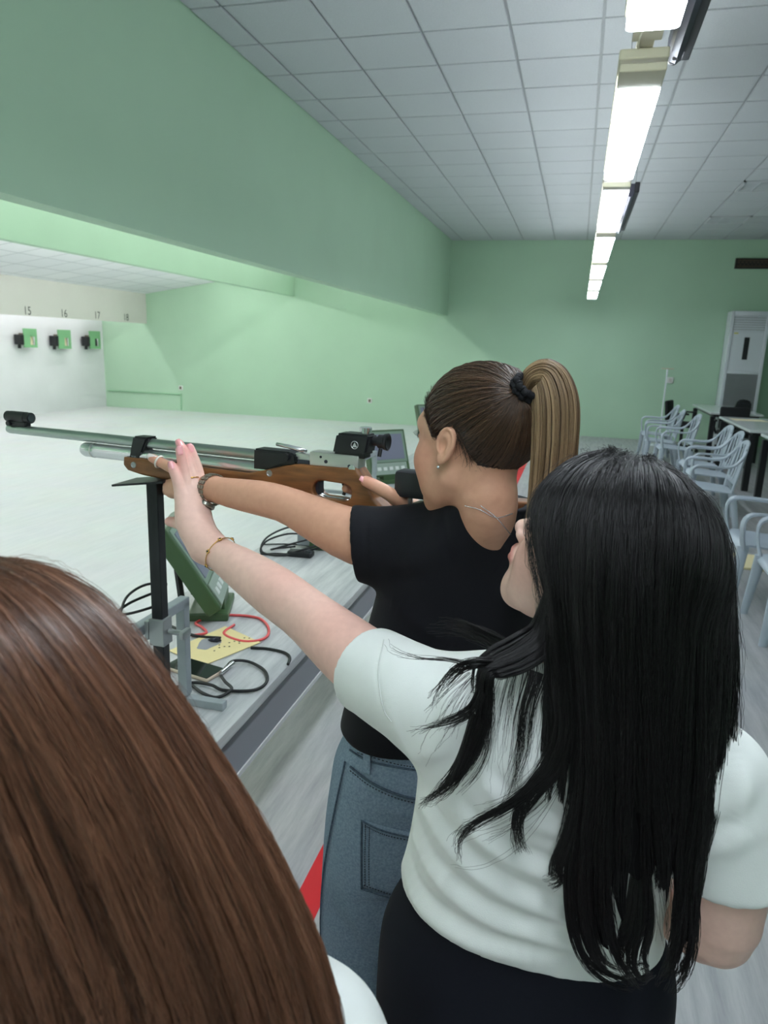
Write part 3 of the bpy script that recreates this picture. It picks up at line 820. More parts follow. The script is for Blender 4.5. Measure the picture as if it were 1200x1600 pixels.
for i, (x, y, a, lab) in enumerate(spots):
    c = ch0 if i == 0 else copy_tree(ch0)
    c.location = (x, y, 0); c.rotation_euler = (0, 0, a); c.scale = (.82, 1, .96); c['label'] = lab

# black office chairs by the tables
M_FAB = mat('black_chair_fabric', (24, 25, 28), rough=0.85)
def make_office():
    c = thing('office_chair', 'x', 'chair', (0, 0, 0), group='black office chairs')
    bm = B(); box(bm, (0, 0, .47), (.46, .47, .075), .035); obj('seat', bm, M_FAB, c, angle=60)
    bm = B(); box(bm, (.24, 0, .68), (.055, .42, .34), .027, Matrix.Rotation(.12, 3, 'Y')); obj('backrest', bm, M_FAB, c, angle=60)
    obj('back_stem', tube(B(), [(.05, 0, .43), (.2, 0, .42), (.25, 0, .5), (.26, 0, .6)], .018, 8), M_BLK, c)
    obj('gas_column', cyl(B(), (0, 0, .10), (0, 0, .44), .026, n=12), M_BLK, c)
    for k in range(5):
        a = k * 2 * math.pi / 5; bm = B(); tube(bm, [(0, 0, .11), (.15 * math.cos(a), .15 * math.sin(a), .10), (.29 * math.cos(a), .29 * math.sin(a), .07)], .018, 8)
        lg = obj('base_arm', bm, M_BLK, c)
        obj('caster', cyl(B(), (.29 * math.cos(a) - .012 * math.sin(a), .29 * math.sin(a) + .012 * math.cos(a), .03), (.29 * math.cos(a) + .012 * math.sin(a), .29 * math.sin(a) - .012 * math.cos(a), .03), .03, n=12), M_BLK, lg)
    for s in (-1, 1): obj('armrest', tube(B(), [(.1, s * .24, .45), (.06, s * .28, .55), (.02, s * .28, .66), (-.14, s * .28, .66)], .017, 8), M_BLK, c)
    return c
of0 = make_office(); of0.location = (1.78, 12.75, 0); of0.rotation_euler = (0, 0, math.radians(160)); of0['label'] = 'black office chair at the far table beside the first armchairs'
of1 = copy_tree(of0); of1.location = (2.35, 11.6, 0); of1.rotation_euler = (0, 0, math.radians(85)); of1['label'] = 'black office chair pushed between the far and middle tables'

# ================================================================== shooting bench
BEX = -0.69; BZ = 0.72
bn = thing('shooting_bench', 'long grey topped shooting bench along the firing line', 'bench', (BEX, 0, 0))
obj('bench_top', boxb(B(), np.array((-0.56, -1.2, BZ - 0.03)), np.array((0.0, 12.4, BZ)), 0.002), M_BENCH, bn)
M_SKIRT = mat('grey_bench_skirt', (142, 143, 149), rough=0.55)
sk = obj('front_skirt', boxb(B(), np.array((-0.045, -1.2, BZ - 0.165)), np.array((-0.02, 12.4, BZ - 0.03))), M_SKIRT, bn)
obj('edge_strip', boxb(B(), np.array((-0.045, -1.2, BZ - 0.178)), np.array((-0.016, 12.4, BZ - 0.165))), mat('pale_edge_strip', (205, 206, 205), rough=0.4), sk)
for y in (-0.9, 0.5, 3.2, 5.4, 7.6, 9.8, 12.0):
    obj('leg_frame', boxb(boxb(boxb(B(), np.array((-0.07, y, 0)), np.array((-0.05, y + .05, BZ - .03))), np.array((-0.52, y, 0)), np.array((-0.48, y + .05, BZ - .03))), np.array((-0.5, y, .05)), np.array((-0.06, y + .05, .09))), M_DKMET, bn)

# ---- rifle rest frame
M_STEEL = mat('grey_painted_tube', (158, 166, 170), rough=0.4, metal=0.35, var=0.06, scale=30)
M_POST = mat('worn_dark_post', (48, 50, 52), rough=0.45, metal=0.6, var=0.35, scale=45, stretch=(1, 1, 0.25))
M_ZINC = mat('zinc_collar', (168, 172, 172), rough=0.35, metal=0.75)
fr = thing('rifle_rest', 'grey tube rifle rest with a dark height post on the bench', 'rifle rest', (-0.845, 1.40, BZ))
s = 0.0118
def sq(bm, a, b, h=s): return boxb(bm, np.array(a) - h * (np.array(a) != np.array(b)) * 0 - h, np.array(b) + h)
obj('foot', boxb(B(), np.array((-0.32, -s, 0)), np.array((0.105, s, 0.020)), 0.002), M_STEEL, fr)
obj('upright', boxb(B(), np.array((-s, -s, 0.024)), np.array((s, s, 0.262)), 0.002), M_STEEL, fr)
obj('arm', boxb(B(), np.array((-s, -0.40, 0.247)), np.array((s, s + .001, 0.270)), 0.002), M_STEEL, fr)
obj('upright', boxb(B(), np.array((-s, -0.40 - s, 0.024)), np.array((s, -0.40 + s, 0.272)), 0.002), M_STEEL, fr)
obj('foot', boxb(B(), np.array((-0.32, -0.40 - s, 0)), np.array((0.105, -0.40 + s, 0.020)), 0.002), M_STEEL, fr)
px_, py_ = 0.040, -0.155            # post position in frame coordinates
PZ0, PZ1 = 0.855 - BZ, 1.300 - BZ
obj('post', boxb(B(), np.array((px_ - .0125, py_ - .0125, PZ0)), np.array((px_ + .0125, py_ + .0125, PZ1)), 0.002), M_POST, fr)
co = obj('collar', boxb(B(), np.array((px_ - .0175, py_ - .0175, 0.225)), np.array((px_ + .0175, py_ + .0175, 0.285)), 0.002), M_ZINC, fr)
obj('collar_bracket', boxb(B(), np.array((s - .002, py_ - .015, 0.235)), np.array((px_ - .02, py_ + .015, 0.277)), 0.002), M_ZINC, co)
bm = B(); cyl(bm, (px_ + .02, py_, .255), (px_ + .05, py_, .255), .006, n=10); box(bm, (px_ + .058, py_, .255), (.012, .035, .02), .005)
obj('wing_screw', bm, M_ZINC, co, angle=40)
bm = B(); prism(bm, [(-.07, -.012), (.045, .004), (.045, .008), (-.07, -.008)], (px_, py_, PZ1), (1, 0, 0), (0, 0, 1), (0, 1, 0), .085)
obj('cradle_plate', bm, M_POST, fr)

# ---- monitors
M_OLIVE = mat('olive_green_metal', (66, 92, 58), rough=0.4)
M_SCREEN = mat('grey_lcd_screen', (128, 130, 146), rough=0.15)
M_KEYS = mat('keypad_grey', (150, 165, 152), rough=0.4)
def monitor(loc, rz, lab, tilt=28):
    t = thing('score_monitor', lab, 'monitor', loc, rz, group='olive green score monitors'); Ry = Matrix.Rotation(-math.radians(tilt), 3, 'Y')
    hh = 0.30; c = Vector((0.0, 0, 0.045)) 
    def P(x, y, z): return c + Ry @ Vector((x, y, z))
    rot = Ry
    obj('case', box(B(), P(0, 0, hh / 2), (.05, .30, hh), .006, rot), M_OLIVE, t)
    sc = obj('screen_bezel', box(B(), P(.026, 0, hh * .62), (.006, .27, .20), .002, rot), mat('bezel_green_grey', (120, 142, 124), rough=0.4), t)
    obj('screen', box(B(), P(.030, 0, hh * .62), (.004, .235, .165), .001, rot), M_SCREEN, sc)
    kp = obj('keypad', box(B(), P(.027, 0, hh * .15), (.006, .25, .075), .002, rot), M_KEYS, t)
    for k in range(5): obj('key', box(B(), P(.031, -.09 + k * .045, hh * .15), (.005, .028, .022), .002, rot), mat('key_pale', (214, 220, 214), rough=0.4), kp)
    bm = B(); boxb(bm, np.array((-.09, -.10, 0)), np.array((.035, .10, .026)), .005); boxb(bm, np.array((-.03, -.06, .02)), np.array((.02, .06, .06)), .003); obj('base', bm, M_OLIVE, t)
    obj('strut', tube(B(), [(-.10, -.1, .02), tuple(P(-.03, -.1, .17))], .011, 6), M_BLK, t)
    obj('strut', tube(B(), [(-.10, .1, .02), tuple(P(-.03, .1, .17))], .011, 6), M_BLK, t)
    return t
monitor((-1.055, 1.98, BZ), math.radians(21), 'olive green score monitor behind the dark rest post', 32)
monitor((-1.10, 4.35, BZ), math.radians(-42), 'olive green score monitor seen beside the rear sight', 20)
monitor((-1.26, 6.60, BZ), math.radians(-42), 'farthest olive green score monitor, half hidden by the face', 20)
# second rifle rest by the far monitor
f2 = copy_tree(fr)
for o in list(f2.children):
    if o.name.split('.')[0] in ('post', 'collar', 'cradle_plate'):
        for c in list(o.children): bpy.data.objects.remove(c)
        bpy.data.objects.remove(o)
f2.location = (-1.08, 3.9, BZ); f2['label'] = 'farther grey tube rifle rest behind the rifle grip'; f2.rotation_euler = (0, 0, 0)

# ---- cables, connector block, remote
M_CAB = mat('black_cable', (20, 21, 23), rough=0.5)
M_REDC = mat('red_cable', (232, 92, 92), rough=0.45)
def cable(name, pts, r, m, lab, n=60):
    o = obj(name, tube(B(), spline(np.array(pts, float), n), r, 7), m, None, smooth=True); tag(o, lab, 'cable'); return o
def bz(px, py, up=0.004):
    q = atz(px, py, BZ); return (q[0], q[1], BZ + up)
bx_ = thing('control_box', 'flat olive green control box with plugs on the bench', 'control box', (-0.99, 2.84, BZ), math.radians(8))
obj('case', box(B(), (0.02, 0, .022), (.16, .20, .044), .008), M_OLIVE, bx_)
obj('plug_block', box(B(), (-.08, -.05, .04), (.07, .08, .05), .006), M_STEEL, bx_)
obj('plug', box(B(), (-.02, -.04, .058), (.05, .03, .025), .004), M_BLK, bx_)
obj('label_plate', box(B(), (.03, .02, .045), (.06, .05, .003), .001), M_KEYS, bx_)
for k, pts in enumerate([[(-1.06, 2.80, .77), (-1.13, 2.72, .785), (-1.20, 2.66, .76), (-1.19, 2.60, .726), (-1.08, 2.64, .726), (-0.98, 2.72, .74)],
                         [(-1.05, 2.83, .78), (-1.14, 2.78, .80), (-1.215, 2.70, .765), (-1.20, 2.62, .727), (-1.10, 2.60, .727), (-1.02, 2.68, .735)],
                         [(-1.02, 2.76, .77), (-1.05, 2.66, .775), (-1.14, 2.60, .75), (-1.17, 2.68, .727), (-1.10, 2.74, .727)],
                         [(-0.96, 2.74, .768), (-0.98, 2.66, .765), (-1.06, 2.62, .74), (-1.10, 2.69, .73)]]):
    cable('looped_cable', pts, .0042, M_CAB, ['black cable in the widest loop beside the control box', 'black cable lying over the loops beside the control box', 'short black cable curled in front of the control box', 'black cable plugged into the control box front'][k])
cable('thin_cable', [bz(400, 868), bz(430, 866), bz(452, 867)], .003, M_CAB, 'thin black cable leading to the small remote')
cable('thin_cable', [bz(410, 852), bz(460, 852), bz(520, 861), bz(560, 868)], .003, M_CAB, 'thin black cable lying behind the small remote')
q = atz(470, 869, BZ)
rm = thing('remote_control', 'small black remote lying on the bench', 'remote', (q[0], q[1], BZ), math.radians(2))
obj('remote_body', box(B(), (0, 0, .012), (.105, .05, .024), .006), M_BLK, rm, angle=50)
for k in range(4): obj('button', box(B(), (.0 + k * .014, .0, .0245), (.009, .02, .003), .001), M_DKMET, rm)
for k, pts in enumerate([[bz(185, 985, .03), bz(200, 955, .05), bz(230, 940, .06), bz(262, 935, .05)], [bz(183, 972, .02), bz(215, 970, .03), bz(255, 957, .03)], [bz(180, 968, .02), bz(205, 960, .04), bz(245, 947, .05)], [bz(178, 978, .01), bz(210, 982, .012), bz(250, 978, .012), bz(300, 995, .006), bz(345, 1000, .006)]]):
    cable('monitor_cable', pts, .0045, M_CAB, ['uppermost black cable looping out of the nearest monitor', 'lowest short black cable behind the nearest monitor', 'middle black cable bundled behind the nearest monitor', 'black cable running past the rest post to the card'][k])
cable('red_cable', [bz(300, 995), bz(322, 991), bz(316, 982), bz(306, 975), bz(330, 966), bz(365, 963), bz(405, 968), bz(420, 985), bz(412, 1000), bz(380, 1004), bz(350, 992), bz(366, 978)], .0042, M_REDC, 'red cable curling around the cream target card')
cable('side_cable', [bz(392, 1014), bz(420, 1016), bz(445, 1022), bz(453, 1030), bz(450, 1040)], .0042, M_CAB, 'short black cable leaving the cream card towards the bench edge')
# ---- target card with pen
cA, cB, cC, cD = [np.array(bz(*p, .0015)) for p in ((264, 1018), (352, 980), (407, 1005), (316, 1042))]
tc_ = thing('target_card', 'cream shot target card lying on the bench', 'card', tuple((cA + cC) / 2))
ctr = (cA + cC) / 2
bm = B(); vs = [bm.verts.new(Vector(p - ctr)) for p in (cD, cC, cB, cA)]; f_ = bm.faces.new(vs); r_ = bmesh.ops.extrude_face_region(bm, geom=[f_]); bmesh.ops.translate(bm, vec=(0, 0, .002), verts=[v for v in r_['geom'] if isinstance(v, bmesh.types.BMVert)]); bmesh.ops.recalc_face_normals(bm, faces=bm.faces)
obj('card', bm, mat('cream_card', (232, 216, 158), rough=0.75, var=0.02, scale=20), tc_)
M_HOLE = mat('torn_hole_grey', (150, 152, 155), rough=0.8)
bm = B(); hp = np.array(bz(325, 1008, .004)) - ctr
vs = [bm.verts.new((hp[0] + .028 * math.cos(a) * (1 + .25 * math.sin(3 * a)), hp[1] + .05 * math.sin(a) * (1 + .2 * math.cos(2 * a)), hp[2])) for a in np.linspace(0, 6.28, 16, endpoint=False)]; bm.faces.new(vs)
obj('shot_out_centre', bm, M_HOLE, tc_)
for k in range(11):
    hp = np.array(bz(335 + k * 5.2 + 3 * math.sin(k * 2.1), 1016 - k * 1.6 + 3 * math.cos(k * 1.7), .0042)) - ctr
    bm = B(); cyl(bm, hp, hp + np.array((0, 0, .0004)), .0028, n=8); obj('shot_hole', bm, M_TBROWN, tc_)
q0, q1 = np.array(bz(325, 1004, .009)), np.array(bz(346, 1005, .009))
pn = thing('pen_stub', 'short dark pen lying across the target card', 'pen', tuple((q0 + q1) / 2)); dq = (q1 - q0) / 2
obj('barrel', lathe(B(), tuple(-dq), tuple(dq), [(0, .001), (.008, .005), (.03, .0075), (2 * np.linalg.norm(dq) - .012, .0068), (2 * np.linalg.norm(dq), .002)], 12), M_DKMET, pn, smooth=True)
# ---- phone with lanyard
pa, pb, pc, pd = [np.array(bz(*p, 0)) for p in ((258, 1050), (283, 1031), (346, 1054), (325, 1066))]
pc0 = (pb + pd) / 2
ph = thing('mobile_phone', 'black mobile phone in a clear case on the bench', 'phone', (pc0[0], pc0[1], BZ))
ex = ((pc + pd) / 2 - (pa + pb) / 2); Lp = 0.155; ex /= np.linalg.norm(ex); ang = math.atan2(ex[1], ex[0]); Rz = Matrix.Rotation(ang, 3, 'Z')
bm = B(); box(bm, (0, 0, .005), (Lp, .076, .010), .004, Rz); obj('case', bm, mat('clear_tan_case', (196, 180, 160), rough=0.3), ph, angle=50)
bm = B(); box(bm, (0, 0, .0105), (Lp - .008, .069, .002), .0008, Rz); obj('screen', bm, mat('phone_glass', (14, 16, 20), rough=0.05, coat=0.5), ph)
tip = np.array(bz(346, 1052, .01))
ln = thing('phone_lanyard', 'black cord lanyard clipped to the mobile phone', 'lanyard', tuple(tip))
def rel(P): return [tuple(np.array(q) - tip) for q in P]
obj('cord', tube(B(), spline(np.array(rel([bz(352, 1048, .008), bz(365, 1038, .010), bz(390, 1038, .007), bz(414, 1052, .006), bz(416, 1070, .006), bz(395, 1082, .006), bz(350, 1082, .006), bz(330, 1076, .010), bz(300, 1070, .006), bz(268, 1080, .006)])), 70), .0042, 8), M_CAB, ln, smooth=True)
obj('cord', tube(B(), spline(np.array(rel([bz(345, 1062, .012), bz(352, 1072, .012), bz(362, 1084, .012), bz(340, 1093, .006), bz(318, 1087, .006), bz(300, 1074, .006)])), 40), .0042, 8), M_CAB, ln, smooth=True)
bm = B(); a_, b__ = np.array(bz(345, 1058, .012)) - tip, np.array(bz(364, 1042, .012)) - tip; cyl(bm, a_, b__, .006, n=12); obj('clip', bm, mat('bright_chrome', (215, 216, 218), rough=0.15, metal=1.0), ln, angle=40)
# ================================================================== the air rifle (built in its own frame: u to the muzzle, v to the spectator, w up)
phi = math.radians(8.0)
RS = 1.044; RO = np.array([-0.3612, 1.1797, 0.0]); RD = np.array([-math.cos(phi), math.sin(phi), 0]); RN = np.array([-math.sin(phi), -math.cos(phi), 0])
rifle = thing('air_rifle', 'silver barrelled match air rifle with brown wooden stock held by the shooter', 'air rifle')
rifle.matrix_world = Matrix(((RD[0] * RS, RN[0] * RS, 0, RO[0]), (RD[1] * RS, RN[1] * RS, 0, RO[1]), (0, 0, RS, 1.3743), (0, 0, 0, 1)))
M_BAR = mat('satin_steel_barrel', (168, 178, 174), rough=0.28, metal=0.9)
M_ALU = mat('bright_aluminium', (208, 212, 214), rough=0.22, metal=0.9)
M_REC = mat('silver_receiver', (196, 196, 192), rough=0.35, metal=0.75)
M_WOOD = mat('walnut_stock', (104, 66, 36), rgb2=(142, 94, 54), scale=14, stretch=(1.2, 9, 9), rough=0.38, bump=0.08, bscale=60, detail=8)
obj('barrel', lathe(B(), (0.07, 0, 0), (1, 0, 0), [(0, .0095), (0.72, .0098), (0.733, .0098), (0.738, .0085)], 28), M_BAR, rifle, angle=40)
ff = obj('muzzle_bore', cyl(B(), (0.8075, 0, 0), (0.8085, 0, 0), .0025, n=12), M_BLK, rifle)
cy = obj('air_cylinder', lathe(B(), (0.10, 0, -0.0255), (1, 0, 0), [(0, .0142), (.465, .0146), (.467, .0135), (.471, .0135), (.473, .0146), (.495, .0146), (.502, .012)], 32), M_ALU, rifle, angle=40)
obj('gauge_ring', lathe(B(), (0.573, 0, -0.0255), (1, 0, 0), [(0, .0149), (.003, .0149)], 32), M_REC, cy, angle=40)
fs = obj('front_sight', lathe(B(), (0.742, 0, .0265), (1, 0, 0), [(0, .0112), (.012, .0112), (.012, .0118), (.055, .0118), (.055, .0112), (.066, .0112)], 28), M_BLK, rifle, angle=40)
obj('sight_tunnel', cyl(B(), (0.7412, 0, .0265), (0.7422, 0, .0265), .0085, n=24), mat('sight_glass_dark', (52, 58, 60), rough=0.2), fs)
obj('sight_base', boxb(B(), np.array((.752, -.008, .008)), np.array((.802, .008, .018)), .002), M_BLK, fs)
obj('clamp_screw', cyl(B(), (.795, -.012, .013), (.795, .014, .013), .005, n=12), M_BLK, fs)
bm = B(); prism(bm, [(.426, .013), (.463, .013), (.478, -.036), (.452, -.036)], (0, 0, 0), (1, 0, 0), (0, 0, 1), (0, 1, 0), .031); bmesh.ops.bevel(bm, geom=list(bm.edges), offset=.0035, segments=2, affect='EDGES')
cl = obj('barrel_clamp', bm, M_BLK, rifle, angle=40)
text_obj('clamp_number', '700', .0085, Matrix(((-1, 0, 0, .4625), (0, 0, 1, .0158), (0, 1, 0, -.028), (0, 0, 0, 1))), mat('pale_print', (170, 174, 176), rough=0.6), cl)
bm = B(); prism(bm, [(.191, .013), (.118, .013), (.106, .008), (.106, -.006), (.135, -.012), (.160, -.022), (.192, -.026)], (0, 0, 0), (1, 0, 0), (0, 0, 1), (0, 1, 0), .034); bmesh.ops.bevel(bm, geom=list(bm.edges), offset=.003, segments=2, affect='EDGES')
rb_ = obj('barrel_block', bm, M_BLK, rifle, angle=40)
obj('block_knob', cyl(B(), (.125, .014, .004), (.125, .022, .004), .007, n=14), M_BLK, rb_)
# receiver
bm = B(); boxb(bm, np.array((-.012, -.0155, -.012)), np.array((.080, .0155, .018)), .0025); rc_ = obj('receiver', bm, M_REC, rifle, angle=40)
for (u, w) in ((.058, .010), (.048, .003), (.004, -.001)): obj('receiver_screw', cyl(B(), (u, .0150, w), (u, .0162, w), .0022 if w > .005 else .0032, n=12), M_DKMET, rc_)
obj('rear_screw', cyl(B(), (-.002, .014, -.004), (-.002, .019, -.004), .006, n=16), M_ALU, rc_)
bm = B(); boxb(bm, np.array((.078, -.010, -.004)), np.array((.112, .010, .012)), .003); obj('loading_port', bm, M_REC, rifle, angle=40)
obj('bolt_lever', tube(B(), [(.092, .004, .014), (.10, .010, .018), (.12, .014, .022), (.145, .015, .0245)], [.004, .004, .0035, .003], 8), M_ALU, rifle, smooth=True)
obj('port_dark', boxb(B(), np.array((.082, .0095, -.010)), np.array((.105, .0125, .001)), .001), M_DKMET, rifle)
# rear sight (diopter)
bm = B(); prism(bm, [(.036, .018), (.029, .052), (.022, .054), (-.029, .054), (-.032, .048), (-.027, .022), (-.02, .018)], (0, 0, 0), (1, 0, 0), (0, 0, 1), (0, 1, 0), .036); bmesh.ops.bevel(bm, geom=list(bm.edges), offset=.0035, segments=2, affect='EDGES')
rs = obj('rear_sight', bm, M_BLK, rifle, angle=40)
emb = mat('silver_print', (200, 202, 204), rough=0.35, metal=0.5)
bm = B(); tube(bm, [(-.006 + .0062 * math.cos(a), .0186, .036 + .0062 * math.sin(a)) for a in np.linspace(0, 6.28, 20, endpoint=False)], .0006, 5, closed=True)
prism(bm, [(-.0105, .0325), (-.0015, .0325), (-.006, .0402)], (0, .0186, 0), (1, 0, 0), (0, 0, 1), (0, 1, 0), .0008); obj('emblem', bm, emb, rs)
obj('elevation_knob', lathe(B(), (-.017, 0, .054), (0, 0, 1), [(0, .0085), (.004, .0085), (.004, .0105), (.010, .0105), (.011, .009)], 20), M_ALU, rs, angle=40)
obj('sight_mount', boxb(B(), np.array((-.022, -.013, .013)), np.array((.01, .013, .021)), .002), M_BLK, rs)
obj('eyepiece', lathe(B(), (-.032, 0, .043), (-1, 0, 0), [(0, .008), (.010, .008), (.010, .0115), (.019, .0115), (.020, .0135), (.026, .0145), (.027, .012), (.022, .004)], 24), M_BLK, rs, angle=40)
bm = B(); tube(bm, [(-.045, 0, .031), (-.044, .003, .018)], .0035, 8); obj('sight_pin', bm, M_BLK, rs)
# stock: SDF of its outline, with the trigger opening
def poly_sdf(u, w, poly):
    P = np.asarray(poly, np.float32); d = np.full(u.shape, 1e9, np.float32); s = np.ones(u.shape, np.float32)
    n = len(P)
    for i in range(n):
        a, b = P[i], P[i - 1]; e = b - a; wx, wy = u - a[0], w - a[1]
        t = np.clip((wx * e[0] + wy * e[1]) / (e @ e), 0, 1); dx, dy = wx - e[0] * t, wy - e[1] * t
        d = np.minimum(d, dx * dx + dy * dy)
        c1 = w >= a[1]; c2 = w < b[1]; c3 = e[0] * wy > e[1] * wx
        flip = (c1 & c2 & c3) | (~c1 & ~c2 & ~c3); s = np.where(flip, -s, s)
    return s * np.sqrt(d)
ST = [(.484, -.027), (.486, -.044), (.476, -.054), (.44, -.060), (.34, -.066), (.20, -.061), (.13, -.060), (.095, -.066), (.060, -.074), (.02, -.076), (.005, -.084), (-.012, -.125), (-.035, -.150), (-.075, -.150), (-.088, -.128), (-.080, -.100), (-.10, -.088), (-.20, -.098), (-.33, -.120), (-.345, -.05), (-.34, -.025), (-.22, -.030), (-.115, -.050), (-.085, -.062), (-.062, -.066), (-.044, -.050), (-.030, -.026), (-.010, -.001), (.02, -.004), (.10, -.006), (.13, -.012), (.165, -.022), (.20, -.031), (.30, -.030), (.40, -.028)]
def stock_sdf(P):
    u, v, w = P[:, 0], P[:, 1], P[:, 2]
    d2 = poly_sdf(u, w, ST)
    half = np.interp(u, [-.36, -.1, -.03, .03, .2, .5], [.018, .020, .019, .021, .023, .021])
    q = np.maximum(d2 + .006, 0) ** 2 + np.maximum(np.abs(v) - half + .006, 0) ** 2
    d = np.where((d2 < -.006) & (np.abs(v) < half - .006), np.maximum(d2, np.abs(v) - half), np.sqrt(q) - .006)
    hole = chain(np.stack([u, np.zeros_like(u), w], 1), [(.055, 0, -.045), (.012, 0, -.046)], [.0155, .0145])
    d = smax(d, -hole, .003)
    groove = np.sqrt((v) ** 2 + (w + .0255) ** 2) - .0155      # bed of the air cylinder
    return np.maximum(d, -np.where(u > .11, groove, 1.0))
V_, F_ = sdf_mesh(stock_sdf, (-.37, -.035, -.17), (.50, .035, .012), .0022)
npmesh('stock', relax(V_, F_, 1, .4), F_, M_WOOD, rifle)
for (u, w) in ((.457, -.041), (.155, -.027)):
    bm = B(); lathe(bm, (u, .0185, w), (0, 1, 0), [(0, .0058), (.005, .0058), (.0055, .0045), (.004, .003), (.0042, .0005)], 20); obj('stock_screw', bm, M_ZINC, rifle, angle=40)
# trigger guard and trigger
bm = B(); tube(bm, [(.070, 0, -.040), (.066, 0, -.058), (.050, 0, -.0625), (.022, 0, -.0625), (.004, 0, -.060)], .0028, 8, flat=(2.6, 1)); obj('trigger_guard', bm, M_ALU, rifle, smooth=True)
bm = B(); boxb(bm, np.array((.064, -.010, -.062)), np.array((.074, .010, -.034)), .002); obj('trigger_block', bm, M_DKMET, rifle)
tr = obj('trigger', tube(B(), [(.022, 0, -.034), (.018, 0, -.044), (.021, 0, -.054)], .0032, 8), M_BLK, rifle)
# cheek piece and butt
bm = B(); box(bm, (-.135, .002, -.021), (.115, .036, .044), .007); obj('cheek_piece', bm, mat('black_cheek_rubber', (30, 31, 36), rough=0.5), rifle, angle=40)
bm = B(); cyl(bm, (-.10, 0, -.06), (-.10, 0, -.035), .005, n=10); cyl(bm, (-.17, 0, -.06), (-.17, 0, -.035), .005, n=10); obj('cheek_post', bm, M_ALU, rifle)
bm = B(); box(bm, (-.358, 0, -.075), (.026, .038, .13), .010); obj('butt_plate', bm, M_BLK, rifle, angle=40)
# ================================================================== people
M_SKIN = mat('skin', (255, 255, 255), rough=0.48, attr='Col', sss=0.0, spec=0.35, var=0.05, scale=90, bump=0.05, bscale=700)
# the noise ramp only tints: make it run close to white
for n_ in M_SKIN.node_tree.nodes:
    if n_.type == 'VALTORGB':
        n_.color_ramp.elements[0].color = (.93, .91, .91, 1); n_.color_ramp.elements[1].color = (1, 1, 1, 1)

